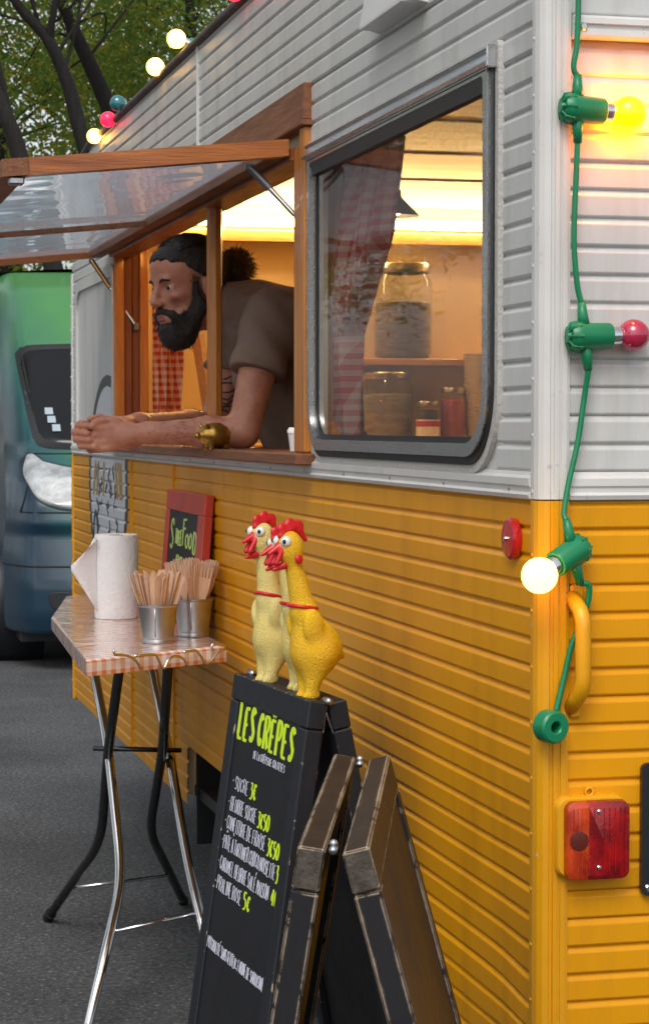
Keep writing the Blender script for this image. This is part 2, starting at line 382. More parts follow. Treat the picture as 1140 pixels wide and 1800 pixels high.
# corner mouldings
cp = [(-.010, .026), (-.013, .018), (-.013, .006), (-.010, -.004), (-.004, -.0105), (.004, -.0125), (.0055, -.010), (.0095, -.010), (.0105, -.0135), (.0165, -.0135), (.0175, -.0105), (.0205, -.0105),
      (.0215, -.0125), (.0285, -.0125), (.0295, -.009), (.033, -.009), (.033, .002), (.0, .002), (.0, .026)]
for (za, zb, m) in ((.36, WAIST0 - .001, TRIMO), (WAIST0 + .001, 2.36, TRIMW)):
    o = MB().prism(cp, zb - za, Matrix.Translation((0, 0, za))).build('corner_trim', m, CAR)
MB().bbox((-.010, LEN - .028, .40), (.012, LEN + .004, WAIST0), .004).build('front_trim', TRIMO, CAR)
MB().bbox((-.010, LEN - .028, WAIST0 + .003), (.012, LEN + .004, 1.95), .004).build('front_trim', TRIMW, CAR)
for k in range(17):
    z = .47 + k * .085
    MB().lathe([(.0055, 0), (.0055, .002), (.003, .0035)], 8, Matrix.Translation((-.0095, LEN - .012, z)) @ Matrix.Rotation(-math.pi / 2, 4, 'Y')).build('rivet', TRIMO if z < WAIST0 else TRIMW, CAR)
# waist trim: stepped profile along the side and the rear
wp = [(0, .002), (.0, .011), (.006, .0135), (.010, .010), (.016, .010), (.019, .013), (.029, .013), (.033, .008), (.038, .006), (.038, .002)]
def extr(prof, p0, p1, fn, name, m, par=CAR):
    n = len(prof); vs = [fn(t, h, o) for t in (p0, p1) for h, o in prof]
    return fixnormals(MB().add(vs, [(i, (i + 1) % n, n + (i + 1) % n, n + i) for i in range(n)] + [tuple(range(n)), tuple(range(n, 2 * n))]).build(name, m, par))
extr(wp, .027, LEN - .03, lambda t, h, o: (-o, t, WAIST0 + h), 'waist_trim', TRIMW)
for k in range(16):
    MB().lathe([(.0038, 0), (.0038, .0012), (.002, .0022)], 8, Matrix.Translation((-.0100, .12 + k * .32, WAIST0 + .013)) @ Matrix.Rotation(-math.pi / 2, 4, 'Y')).build('trim_screw', ALU, CAR)
for k in range(22):
    z = .45 + k * .0772 + (.01 if .45 + k * .0772 > 1.29 else 0)
    if z < 2.33: MB().lathe([(.0030, 0), (.0030, .0012), (.0015, .0020)], 8, Matrix.Translation((-.0124, .0115, z)) @ Matrix.Rotation(-math.pi / 2, 4, 'Y')).build('trim_screw', TRIMO if z < WAIST0 else TRIMW, CAR)
extr(wp, .0335, 2.12, lambda t, h, o: (t, -o, WAIST0 + h), 'waist_trim', TRIMW)
tp = [(0, .002), (0, .020), (.004, .022), (.011, .021), (.0125, .016), (.018, .016), (.0195, .021), (.027, .020), (.031, .015), (.031, .002)]
extr(tp, .0345, 2.12, lambda t, h, o: (t, -o, 1.926 + h), 'rear_rail', TRIMW)
MB().lathe([(.006, 0), (.006, .002), (.004, .004)], 10, Matrix.Translation((.046, -.0205, 1.940)) @ Matrix.Rotation(math.pi / 2, 4, 'X')).build('rail_screw', ALU, CAR)
# flat band under the window and above the waist
MB().box((-.004, .03, WAIST1 + .0005), (.001, 1.42, 1.349)).build('filler_band', TRIMW, CAR)
# vent box high on the side
mb = MB().add([(-.001, .545, 2.075), (-.001, .845, 2.075), (-.045, .835, 2.085), (-.045, .555, 2.085), (-.001, .545, 2.22), (-.001, .845, 2.22), (-.020, .835, 2.22), (-.020, .555, 2.22)],
              [(0, 3, 2, 1), (4, 5, 6, 7), (0, 4, 7, 3), (1, 2, 6, 5), (2, 3, 7, 6), (0, 1, 5, 4)])
vb = fixnormals(mb.build('vent_cover', WHITE, CAR))
MB().box((-.047, .56, 2.079), (-.006, .83, 2.0835)).build('vent_lip', TRIMW, vb)
# vertical seam strip in the white siding
MB().box((-.0112, 2.580, 2.075), (.001, 2.586, 2.352)).build('seam_strip', WHITE, CAR)
MB().box((-.0108, 2.95, .412), (.001, 2.962, 1.296)).build('seam_strip', ORANGE, CAR)
MB().box((-.0108, 3.70, .412), (.001, 3.712, 1.296)).build('seam_strip', ORANGE, CAR)
# smooth white panel at the front end with raised rounded frame
def rrect(y0, y1, z0, z1, rs, n=6):
    """outline; rs = radii (y0z0, y1z0, y1z1, y0z1)"""
    out = []
    for (cy, cz, a0), r in zip(((y0, z0, 180), (y1, z0, 270), (y1, z1, 0), (y0, z1, 90)), rs):
        r = max(r, 1e-4); oy = cy + (r if cy == y0 else -r); oz = cz + (r if cz == z0 else -r)
        for k in range(n + 1):
            a = R(a0 + 90 * k / n); out.append((oy + r * math.cos(a), oz + r * math.sin(a)))
    return out
SX = lambda u, v, d: (-d, u, v)
pn = part_empty('front_panel', CAR)
MB().prism([(a, b) for a, b in rrect(*PANEL, (.02, .02, .09, .02))], .005, Matrix(((0, 0, -1, 0), (1, 0, 0, 0), (0, 1, 0, 0), (0, 0, 0, 1)))).build('panel', WHITE, pn)
fixnormals(MB().ring(rrect(4.055, 5.005, 1.337, 1.91, (.03, .03, .11, .03)), rrect(4.085, 4.965, 1.355, 1.872, (.02, .02, .08, .02)), .004, .014, SX).build('panel_frame', WHITE, pn, angle=50))

# ---- side window
w = part_empty('side_window', CAR)
def winring(i, d0, d1, m, name, top=0.):
    o = rrect(WIN[0] + i[0], WIN[1] - i[0], WIN[2] + i[0], WIN[3] - i[0] - top, (.11 - i[0], .09 - i[0], .012, .012), 9)
    q = rrect(WIN[0] + i[1], WIN[1] - i[1], WIN[2] + i[1], WIN[3] - i[1] - top, (.11 - i[1], .09 - i[1], .010, .010), 9)
    return fixnormals(MB().ring(o, q, d0, d1, SX).build(name, m, w, angle=40))
SEAL = mat('window_sealant', (.50, .49, .47), .6, bump=.5, bscale=120)
fixnormals(MB().ring(rrect(WIN[0] - .02, WIN[1] + .02, WIN[2] - .012, WIN[3] + .01, (.001,) * 4, 9), rrect(WIN[0] + .006, WIN[1] - .006, WIN[2] + .006, WIN[3] - .006, (.104, .084, .012, .012), 9), .0005, .0030, SX).build('window_surround', WHITE, w))
winring((-.022, -.004), .0031, .0125, SEAL, 'sealant')
winring((-.008, .006), .003, .0155, RUBBER, 'rubber_seal')
winring((.004, .024), .004, .0215, ALU, 'window_frame')
winring((.022, .034), .003, .010, RUBBER, 'inner_seal')
fixnormals(MB().prism([(a, b) for a, b in rrect(WIN[0] + .03, WIN[1] - .03, WIN[2] + .03, WIN[3] - .03, (.08, .06, .01, .01), 9)], .004, Matrix(((0, 0, -1, -.003), (1, 0, 0, 0), (0, 1, 0, 0), (0, 0, 0, 1)))).build('pane', GLASS, w))
dp = [(0, .002), (0, .024), (.004, .030), (.008, .024), (.022, .019), (.026, .024), (.030, .018), (.030, .002)]
extr(dp, .180, 1.352, lambda t, h, o: (-o, t, 1.918 + h), 'drip_rail', ALU, w)
MB().bbox((-.028, .174, 1.914), (.0, .1795, 1.947), .002).build('rail_end_cap', ALU, w)
DK = mat('dark_rubber_strip', (.035, .036, .038), .45)
extr([(0, .002), (0, .016), (.03, .022), (.03, .002)], .20, 1.33, lambda t, h, o: (-o, t, 1.885 + h), 'top_gasket', DK, w)

# ---- serving hatch: frame, sill, mullion
hf = part_empty('hatch_frame', CAR)
MB().bbox((-.022, 1.360, 2.000), (.002, 4.16, 2.072), .002).build('header_board', WOODDY, hf)
MB().bbox((-.028, 1.352, 1.988), (.001, 4.16, 1.999), .002).build('header_lip', WOODDY, hf)
MB().bbox((-.020, 1.362, 1.346), (.06, 1.402, 1.987), .003).build('jamb', WOODZ, hf)
MB().bbox((-.016, 1.4035, 1.346), (.06, 1.470, 1.955), .003).build('jamb', WOODZ, hf)
MB().bbox((-.008, 4.040, 1.337), (.024, 4.075, 1.97), .003).build('jamb', WOODZ, hf)
MB().bbox((.0245, 4.046, 1.337), (.048, 4.07, 1.97), .002).build('jamb_strip', WOODDZ, hf)
MB().bbox((.0485, 4.052, 1.337), (.072, 4.075, 1.97), .002).build('jamb_strip', WOODDZ, hf)
MB().bbox((.0725, 4.040, 1.337), (.100, 4.075, 1.97), .003).build('jamb_strip', WOODZ, hf)
MB().bbox((-.045, 1.325, 1.322), (.16, 4.06, 1.345), .003).build('sill', WOODDY, hf)
MB().bbox((-.026, 1.4705, 1.930), (.05, 4.04, 1.957), .003).build('top_rail', WOODY, hf)
mb = MB().tube([(.004, 2.425, 1.345), (.004, 2.425, 1.6), (.004, 2.425, 1.93)], [.0195, .0185, .0195], 8); mb.build('mullion', WOODZ, hf, angle=30)

# ---- hatch flap propped open, clear pane in a timber frame
fl = part_empty('hatch_flap', CAR)
def FP(x, y, d=0.): return (x, y, 1.938 + .10 * (x + .04) + d)      # plane of the flap, x outward negative
def frail(xa, xb, ya, yb, name, m, th=.034):
    vs = [FP(xa, ya), FP(xb, ya), FP(xb, yb), FP(xa, yb), FP(xa, ya, th), FP(xb, ya, th), FP(xb, yb, th), FP(xa, yb, th)]
    return MB().add(vs, [(0, 3, 2, 1), (4, 5, 6, 7), (0, 1, 5, 4), (1, 2, 6, 5), (2, 3, 7, 6), (3, 0, 4, 7)]).build(name, m, fl)
frail(-.548, -.029, 1.455, 1.495, 'near_rail', WOODX)
frail(-.600, -.5485, 1.450, 4.20, 'outer_rail', WOODDY)
frail(-.072, -.029, 1.4955, 4.165, 'inner_rail', WOODDY)
frail(-.548, -.029, 4.166, 4.20, 'far_rail', WOODX)
frail(-.548, -.073, 3.00, 3.022, 'glazing_bar', WOODDY, .014)
MB().add([FP(-.545, 1.497, .018), FP(-.075, 1.497, .018), FP(-.075, 4.164, .018), FP(-.545, 4.164, .018), FP(-.545, 1.497, .021), FP(-.075, 1.497, .021), FP(-.075, 4.164, .021), FP(-.545, 4.164, .021)],
         [(0, 3, 2, 1), (4, 5, 6, 7), (0, 1, 5, 4), (1, 2, 6, 5), (2, 3, 7, 6), (3, 0, 4, 7)]).build('pane', PANE, fl)
STRUT = mat('grey_strut', (.16, .16, .165), .35, metal=.6)
def strut(a, b, m, r, nm):
    a, b = Vector(a), Vector(b); mdl = a.lerp(b, .42)
    s_ = MB().tube([a, mdl], r * 1.5, 10).build(nm, m, fl, angle=40)
    MB().tube([mdl, b], r, 10).build('piston_rod', CHROME, s_, angle=40)
    MB().bbox(tuple(Vector(b) - Vector((.008, .008, .012))), tuple(Vector(b) + Vector((.008, .008, .012))), .002).build('strut_bracket', STRUT, s_)
    MB().bbox(tuple(Vector(a) - Vector((.008, .008, .008))), tuple(Vector(a) + Vector((.008, .008, .004))), .002).build('strut_bracket', STRUT, s_)
strut((-.100, 1.505, 1.922), (-.004, 1.475, 1.815), STRUT, .0055, 'gas_strut')
BRASS = mat('brass', (.55, .30, .12), .3, metal=1.)
strut((-.070, 4.12, 1.925), (.060, 4.030, 1.712), BRASS, .0055, 'gas_strut')
for y in (1.47, 4.17):
    MB().bbox((-.585, y - .012, FP(-.57, y)[2] - .016), (-.555, y + .02, FP(-.57, y)[2] - .001), .003).build('corner_clip', GALV, fl)

# ---- rear fittings
def yrect(x0, x1, z0, z1, r, n=6): return rrect(x0, x1, z0, z1, (r, r, r, r), n)
RY = lambda u, v, d: (u, -d, v)
MYZ = Matrix(((1, 0, 0, 0), (0, 0, -1, 0), (0, 1, 0, 0), (0, 0, 0, 1)))     # local xy -> xz, z -> -y
tl = part_empty('tail_light', CAR)
def loft(secs, name, m, par, smooth=40):
    n = len(secs[0]); vs = [p for s_ in secs for p in s_]; fs = []
    for a in range(len(secs) - 1):
        for i in range(n):
            j = (i + 1) % n; fs.append((a * n + i, a * n + j, (a + 1) * n + j, (a + 1) * n + i))
    fs += [tuple(range(n))[::-1], tuple(range((len(secs) - 1) * n, len(secs) * n))]
    return fixnormals(MB().add(vs, fs).build(name, m, par, angle=smooth))
HOUS = mat('lamp_housing', (.72, .34, .008), .4)
lens_r = mat('red_lens', (.40, .002, .004), .25, coat=.25, col2=(.17, .001, .004), vscale=28, vlo=.4, vhi=.6, bump=.15, bscale=200)
lens_o = mat('amber_lens', (.60, .06, .003), .25, coat=.25, col2=(.32, .014, .004), vscale=30, bump=.15, bscale=200)
loft([[RY(u - .017, v, d) for u, v in yrect(.029 - e, .130 + e, .780 - e, .890 + e, .016)] for d, e in ((.006, .001), (.022, 0), (.025, -.002))], 'housing', HOUS, tl)
loft([[RY(u - .017, v, d) for u, v in rrect(.0405 - e, .0698, .779 - e, .884 + e, (.012, .001, .001, .012))] for d, e in ((.0255, .002), (.036, .001), (.040, -.005))], 'amber_lens', lens_o, tl)
loft([[RY(u - .017, v, d) for u, v in rrect(.0699, .129 + e, .779 - e, .884 + e, (.001, .012, .012, .001))] for d, e in ((.0255, .002), (.036, .001), (.040, -.005))], 'red_lens', lens_r, tl)
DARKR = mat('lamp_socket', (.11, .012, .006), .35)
MB().lathe([(.0135, 0), (.0135, .0015), (.011, .002)], 20, Matrix.Translation((.0385, -.0398, .833)) @ Matrix.Rotation(math.pi / 2, 4, 'X')).build('dark_disc', DARKR, tl, angle=30)  # small dark red disc on the front of the lens
for z in (.795, .872):
    MB().lathe([(.0032, 0), (.0032, .0016), (.0018, .0026)], 10, Matrix.Translation((.067, -.0398, z)) @ Matrix.Rotation(math.pi / 2, 4, 'X')).build('screw', CHROME, tl, angle=30)
MB().tube([(.064 + .0055 * math.cos(a), -.010, .895 + .0055 * math.sin(a)) for a in np.linspace(0, 2 * math.pi, 13)[:-1]], .002, 6, closed=True).build('mounting_ring', HOUS, tl, True)
for x in (.0300, .0360, .0420, .0485, .0600, .0740, .0820, .0900, .0980, .1050):
    MB().box((x, -.0408, .786), (x + .0012, -.0392, .877)).build('lens_rib', lens_o if x < .05 else lens_r, tl)
np_ = part_empty('number_plate_holder', CAR)
PLW = mat('plate_white', (.72, .73, .74), .3)
loft([[RY(u, v, d) for u, v in yrect(.139, .43, .747, .932, .010)] for d in (.008, .013)], 'backplate', BLACKP, np_)
fixnormals(MB().ring(yrect(.139, .43, .747, .932, .010), yrect(.146, .423, .754, .925, .008), .0131, .016, RY).build('rim', BLACKP, np_, angle=40))
loft([[RY(u, v, d) for u, v in yrect(.155, .41, .775, .829, .012)] for d in (.0132, .0145)], 'number_plate', PLW, np_)
for x in (.149, .42):
    MB().lathe([(.0055, 0), (.0055, .002), (.003, .004)], 10, Matrix.Translation((x, -.0132, .757)) @ Matrix.Rotation(math.pi / 2, 4, 'X')).build('screw', CHROME, np_, angle=30)
hd = part_empty('grab_handle', CAR)
def arcpts(pts, r=.012, n=4):
    pts = [Vector(p) for p in pts]; out = [pts[0]]
    for a, b, c in zip(pts, pts[1:], pts[2:]):
        d1 = (a - b); d2 = (c - b); rr = min(r, d1.length * .45, d2.length * .45); p = b + d1.normalized() * rr; q = b + d2.normalized() * rr
        for k in range(n + 1):
            t = k / n; out.append(p * (1 - t) ** 2 + b * 2 * t * (1 - t) + q * t * t)
    return out + [pts[-1]]
hp = arcpts([(.038, -.008, 1.165), (.042, -.042, 1.142), (.042, -.043, 1.040), (.036, -.008, 1.012)], .02, 5)
MB().tube(hp, .0110, 12).build('grip', TRIMO, hd, True)
MB().bbox((.0345, -.014, 1.150), (.054, -.006, 1.182), .003).build('mount', TRIMO, hd); MB().bbox((.0345, -.014, .998), (.050, -.006, 1.028), .003).build('mount', TRIMO, hd)
rf = part_empty('reflector', CAR)
REDR = mat('red_reflector', (.45, .004, .012), .15, coat=.8, bump=.1, bscale=300)
MSX = Matrix(((0, 0, -1, 0), (1, 0, 0, 0), (0, 1, 0, 0), (0, 0, 0, 1)))
MB().lathe([(.0, .006), (.029, .006), (.030, .008), (.030, .015), (.026, .0185), (.0, .020)], 32, Matrix.Translation((0, .104, 1.240)) @ MSX, False, False).build('disc', REDR, rf, angle=30)
MB().lathe([(.0035, .0), (.0035, .0225), (.002, .0235)], 12, Matrix.Translation((0, .104, 1.240)) @ MSX).build('screw', CHROME, rf, angle=30)
# wheel and arch lining
wh = part_empty('wheel', CAR)
TYRE = mat('tyre_rubber', (.018, .018, .019), .8, bump=.3, bscale=40)
MW = Matrix.Translation((.06, 2.36, .30)) @ Matrix.Rotation(math.pi / 2, 4, 'Y')
MB().lathe([(.17, 0), (.26, 0), (.295, .02), (.30, .05), (.30, .13), (.295, .16), (.26, .18), (.17, .18)], 32, MW).build('tyre', TYRE, wh, angle=40)
MB().lathe([(.02, -.002), (.06, -.01), (.10, .02), (.165, .01), (.169, -.004)], 24, MW).build('rim', GALV, wh, angle=40)
MB().box((.25, 2.0, .30), (.27, 2.79, .70)).box((.024, 2.791, .30), (.27, 2.80, .70)).box((.024, 1.98, .30), (.27, 1.999, .70)).build('wheel_box', BLACKP, CAR)
MB().box((.30, .2, .30), (.36, 5.1, .40)).build('chassis_rail', DARKCHROME, CAR); MB().box((1.70, .2, .30), (1.76, 5.1, .40)).build('chassis_rail', DARKCHROME, CAR)
# ------------------------------------------------------------------ hand lettering: one-stroke alphabet in a unit box
G = {'A': ['00 5A A0', '24 84'], 'B': ['00 0A 7A 97 75 05', '75 A3 80 00'], 'C': ['98 6A 28 05 22 60 92'], 'D': ['00 0A 6A A6 94 60 00'], 'E': ['9A 0A 00 90', '05 75'], 'F': ['9A 0A 00', '05 75'],
     'G': ['98 6A 28 05 22 60 92 95 65'], 'H': ['00 0A', 'A0 AA', '05 A5'], 'I': ['50 5A'], 'L': ['0A 00 90'], 'M': ['00 1A 54 9A A0'], 'N': ['00 0A A0 AA'], 'O': ['5A 18 05 12 50 92 A5 98 5A'],
     'P': ['00 0A 7A A8 75 05'], 'R': ['00 0A 7A A8 75 05', '45 A0'], 'S': ['98 6A 29 17 36 74 93 81 50 11'], 'T': ['0A AA', '5A 50'], 'U': ['0A 02 40 60 92 9A'], 'X': ['00 AA', '0A A0'], 'Z': ['0A AA 00 A0'],
     '0': ['5A 18 05 12 50 92 A5 98 5A'], '3': ['1A 9A 56 86 A3 70 10'], '4': ['80 8A 13 A3'], '5': ['9A 2A 16 66 A3 60 10'], '€': ['98 6A 38 25 32 60 92', '06 76', '04 64'],
     '(': ['7B 35 7/'], ')': ['3B 75 3/'], '.': ['55 56'], ':': ['51 52', '57 58'], '-': ['16 86'], "'": ['5A 48']}
ACC = {'Ê': ('E', ['1C 5F 9C']), 'Â': ('A', ['1C 5F 9C']), 'À': ('A', ['2F 6C']), 'É': ('E', ['4C 8F']), 'Î': ('I', ['2C 5F 8C'])}
def hx(c): return {'/': -.1, 'A': 1., 'B': 1.1, 'C': 1.15, 'D': 1.2, 'E': 1.25, 'F': 1.35}.get(c, int(c) / 10 if c.isdigit() else 0)
def lettering(name, text, p0, du, dv, nrm, h, wtot, r, m, par, seed=0, lift=.0012, slant=0., jit=.03, gap=.32):
    """text from p0, du = reading direction, dv = up direction (unit vectors), h = letter height, wtot = total length"""
    rn = random.Random(seed); p0, du, dv, nrm = Vector(p0), Vector(du), Vector(dv), Vector(nrm); mb = MB()
    adv = [(.55 if ch == ' ' else .35 if ch in "I.:'Î" else .5 if ch in '()' else 1) for ch in text]; tot = sum(a + (gap if t != ' ' else 0) for a, t in zip(adv, text)); sc = wtot / tot; x = 0
    for ch, a in zip(text, adv):
        if ch != ' ':
            base, extra = ACC.get(ch, (ch, []))
            jy = rn.uniform(-jit, jit); js = 1 + rn.uniform(-.06, .06)
            for st in G[base] + extra:
                pts = []
                for q in st.split():
                    ux, uy = hx(q[0]) * a + rn.uniform(-.03, .03), hx(q[1]) * js + jy + rn.uniform(-.02, .02)
                    pts.append(p0 + du * ((x + ux) * sc + slant * uy * h) + dv * (uy * h) + nrm * lift)
                if len(pts) > 2: pts = arcpts(pts, h * .12, 2)
                rr = []
                for i_, p_ in enumerate(pts):
                    tv = (pts[min(i_ + 1, len(pts) - 1)] - pts[max(i_ - 1, 0)]); rr.append(r * (.55 + .9 * abs(tv.normalized().dot(dv)) if tv.length > 1e-9 else 1))
                mb.tube(pts, rr, 6, flat=(nrm, .12))
        x += a + (gap if ch != ' ' else 0)
    return mb.build(name, m, par)
INKY = mat('neon_marker', (.62, .85, .02), .6); INKW = mat('white_marker', (.66, .67, .78), .6); INKG = mat('green_chalk', (.50, .68, .18), .7)

# ------------------------------------------------------------------ logo sticker on the front end of the side
DEC_W = mat('sticker_white', (.62, .63, .66), .4); DEC_D = mat('sticker_dark', (.035, .04, .05), .4); DEC_O = mat('sticker_ochre', (.55, .30, .03), .4)
dec = part_empty('logo_sticker', CAR)
def decx(y, z):
    if z > WAIST1: return -.0058 if PANEL[0] < y < PANEL[1] else -(off(z, WAIST1) + .001)
    return -(off(z, Z0) + .0008) if z < WAIST0 else -.0145
def ell(k, a): return (4.235 + .445 * k * math.cos(a), 1.205 + .36 * k * math.sin(a))
def decal(name, m, zlo, zhi, k0, k1, lift):
    zs = set(np.linspace(zlo, zhi, 30)); base = Z0 if zhi < WAIST1 else WAIST1; i = 0
    while base + i * PITCHZ < zhi and zhi < WAIST1:
        for h, _ in PROF:
            if zlo < base + i * PITCHZ + h < zhi: zs.add(base + i * PITCHZ + h)
        i += 1
    zs = sorted(zs); mb = MB()
    def chord(z, k):
        q = 1 - ((z - 1.205) / (.36 * k)) ** 2 if k else -1; return .445 * k * math.sqrt(q) if q > 0 else 0.
    for a, b in zip(zs, zs[1:]):
        for sg in (-1, 1):
            y = [4.235 + sg * chord(z, k) for z in (a, b) for k in (k0, k1)]
            if k0 == 0: y[0] = y[2] = 4.235
            if zhi > WAIST1: y = [max(q, 4.086) for q in y]
            if abs(y[1] - y[0]) + abs(y[3] - y[2]) < 1e-4: continue
            d = lambda yy, z: (decx(max(yy, 4.1), z) - lift, yy, z)
            q = [d(y[0], a), d(y[1], a), d(y[3], b), d(y[2], b)]
            mb.add(q, [(0, 1, 2, 3) if sg < 0 else (3, 2, 1, 0)])
    return mb.build(name, m, dec)
for (a, b) in ((.86, WAIST0 - .002), (1.357, 1.565)):
    decal('sticker_base', DEC_W, a, b, 0, .90, 0.); decal('sticker_ring', DEC_D, a, b, .90, 1.0, .0003)
mbd, mbo = MB(), MB()
for k in range(26):
    y, z = 4.235 + random.uniform(-.22, .24), random.choice((1.25, 1.20, 1.14, 1.08, 1.03)) + random.uniform(-.01, .01)
    pts = [(decx(y, z) - .0012, y + random.uniform(-.03, .03), z + dz) for dz in (-.022, -.008, .006, .02)]
    mbd.tube(pts, .008, 6, flat=((-1, 0, 0), .08))
for y0, s_ in ((4.50, .06), (4.43, .05), (3.98, -.05), (4.04, -.05), (3.93, -.03), (4.30, .02)):
    mbo.tube([(-.0085, y0 + s_ * t, 1.28 - .11 * t) for t in (0, .5, 1)], .011, 6, flat=((-1, 0, 0), .08))
mbo.tube([(-.0085, 4.0, .99), (-.0085, 3.95, .95), (-.0085, 3.98, .92)], .018, 6, flat=((-1, 0, 0), .06))
mbo.tube([(-.0066, 4.16, 1.41), (-.0066, 4.10, 1.36)], .014, 6, flat=((-1, 0, 0), .06))
mbd.tube([(-.0085, 4.235 + .27 + .05 * math.cos(a), 1.02 + .09 * math.sin(a)) for a in np.linspace(0, 5.6, 12)], .011, 6, flat=((-1, 0, 0), .08))
tag(mbd.build('sticker_drawing', DEC_D, dec), kind='stuff'); tag(mbo.build('sticker_rays', DEC_O, dec), kind='stuff')

# ------------------------------------------------------------------ inside of the caravan
TUBE = mat('lamp_tube', (1, .9, .6), .3, emis=(1, .70, .30), estr=50.)
lamp = part_empty('tube_lamp', CAR)
MB().tube([(.25, 4.905, 2.135), (1.95, 4.905, 2.135)], .017, 10).build('tube', TUBE, lamp, True)
MB().box((.2, 4.925, 2.118), (1.99, 4.953, 2.150)).build('lamp_batten', TRIMW, lamp)
MB().bbox((.05, 4.915, 2.062), (2.005, 4.953, 2.105), .003).build('front_shelf_rail', WOODL, CAR)
sh = MB().bbox((.95, 4.72, 1.615), (2.0, 4.953, 1.640), .003).build('jar_shelf', WOODL, CAR)
for x in (1.02, 1.62): MB().bbox((x, 4.90, 1.50), (x + .02, 4.953, 1.614), .002).build('shelf_bracket', WOODL, sh)
MB().bbox((.30, 4.45, 1.305), (2.0, 4.953, 1.335), .003).build('front_counter', WOODL, CAR)
MB().box((.32, 4.50, .452), (1.99, 4.95, 1.304)).build('counter_cabinet', PLYM, CAR)
# plywood cupboard behind the server
MB().bbox((.50, 3.30, .452), (.90, 3.80, 1.27), .004).build('cupboard', PLYM, CAR)
MB().bbox((.495, 3.29, 1.271), (.91, 3.81, 1.29), .003).build('cupboard_top', WOODDY, CAR)
# leaning timber by the far jamb
MB().tube([(.215, 4.02, 1.93), (.305, 4.02, 1.36)], .022, 4).build('brace_timber', WOODL, CAR)
AMB = mat('amber_bulb', (1, .5, .1), .3, emis=(1., .42, .07), estr=130.)
al = part_empty('amber_lamp', CAR)
MB().lathe([(.0, -.034), (.018, -.030), (.030, -.012), (.032, .004), (.022, .022), (.012, .028)], 20, Matrix.Translation((.17, 3.25, 1.985)), False, True).build('bulb', AMB, al, True)
MB().lathe([(.014, .026), (.016, .060), (.010, .064), (.006, .34)], 16, Matrix.Translation((.17, 3.25, 1.985))).build('lamp_stem', WOODDZ, al, angle=40)
# gingham curtains
CURT = gingham('red_gingham', .022, (.70, .48, .40), (.55, .04, .025), (0, .8, .25), (0, .0, 1), .8, translucent=.55)
CURT2 = gingham('red_gingham_far', .024, (.72, .55, .40), (.55, .06, .012), (1, 0, .1), (0, .0, 1), .8, translucent=.35)
def curtain(name, fn, m, label, nu=60, nv=40, thick=.0015):
    o = MB().grid(fn, nu, nv).build(name, m, None, True); md = o.modifiers.new('thick', 'SOLIDIFY'); md.thickness = thick
    return tag(o, label, 'curtain')
def c1(u, v):
    z = 1.925 - v * .56
    t = np.interp(v, [0, .3, .62, .66, .8, 1], [0, .25, 1, 1, .7, .6]); lo = np.interp(t, [0, 1], [.985, 1.27]); hi = np.interp(t, [0, 1], [1.56, 1.43])
    if v > .66: lo, hi = np.interp(v, [.66, 1], [1.27, 1.30]), np.interp(v, [.66, 1], [1.43, 1.50])
    y = lo + (hi - lo) * u; a = .009 + .012 * min(1, t + .2)
    return (.070 + a * math.sin(u * 42 + 2 * v) + .008 * math.sin(u * 17 + v * 5) - .012 * math.sin(v * math.pi), y, z)
curtain('curtain', c1, CURT, 'red gingham curtain tied back behind the big side window pane')
def c2(u, v):
    z = 1.95 - v * .60; x = .105 + (.115 - .035 * v) * u
    return (x, 3.985 + .010 * math.sin(u * 24 + v) + .008 * math.sin(u * 11), z)
curtain('curtain', c2, CURT2, 'orange lit gingham curtain inside the serving hatch beside the bearded man')
# jars and cups on the front shelf
LID = mat('jar_lid', (.45, .44, .42), .3, metal=1.); WAFER = mat('brown_biscuits', (.16, .10, .065), .8, col2=(.07, .045, .03), vscale=18, stretch=(.6, .6, 3), vlo=.4, vhi=.6, bump=.6, bscale=40)
GREYC = mat('grey_sachets', (.30, .28, .26), .6, col2=(.17, .15, .14), vscale=14, stretch=(.6, .6, 3), vlo=.42, vhi=.58, bump=.5, bscale=30)
JAMP = mat('pink_jam', (.42, .07, .09), .3, col2=(.22, .05, .12), vscale=8); JAMD = mat('dark_jam', (.03, .015, .012), .3); LAB = mat('paper_label', (.74, .72, .70), .6); LABR = mat('label_red', (.42, .02, .05), .6)
def jar(x, y, z, r, h, fill, cm, lid, label, name='glass_jar'):
    t = thing(name, (x, y, z), label, 'jar'); M_ = Matrix.Translation((x, y, z))
    MB().lathe([(.0, .002), (r * .93, .002), (r, .012), (r, h * .80), (r * .86, h * .88), (r * .86, h * .93)], 28, M_, False, False).build('glass', JARG, t, angle=50)
    MB().lathe([(0, .006), (r * .9, .006), (r * .95, .014), (r * .95, fill * h * .97), (r * .8, fill * h), (0, fill * h * .985)], 28, M_, False, False).build('contents', cm, t, angle=40)
    MB().lathe([(r * .91, h * .90), (r * .93, h * .91), (r * .93, h * .985), (r * .89, h), (0, h)], 28, M_, False, False).build('lid', lid, t, angle=40)
    return t
jar(1.158, 4.835, 1.641, .105, .345, .60, WAFER, LID, 'tall glass jar of brown biscuits on the upper shelf seen through window')
jar(1.075, 4.78, 1.336, .10, .255, .70, GREYC, LID, 'squat glass jar of grey sachets below the shelf, leftmost on counter')
j = jar(1.190, 4.62, 1.336, .042, .150, .80, JAMD, LID, 'small dark jam jar with white and red paper label on counter')
MB().lathe([(.0432, .022), (.0434, .085)], 28, Matrix.Translation((1.190, 4.62, 1.336)), False, False).build('label_paper', LAB, j, True)
MB().lathe([(.0437, .060), (.0437, .080)], 28, Matrix.Translation((1.190, 4.62, 1.336)), False, False).build('label_band', LABR, j, True)
jar(1.305, 4.70, 1.336, .047, .20, .80, JAMP, LID, 'pink and purple jam jar between the labelled jar and cup stack')
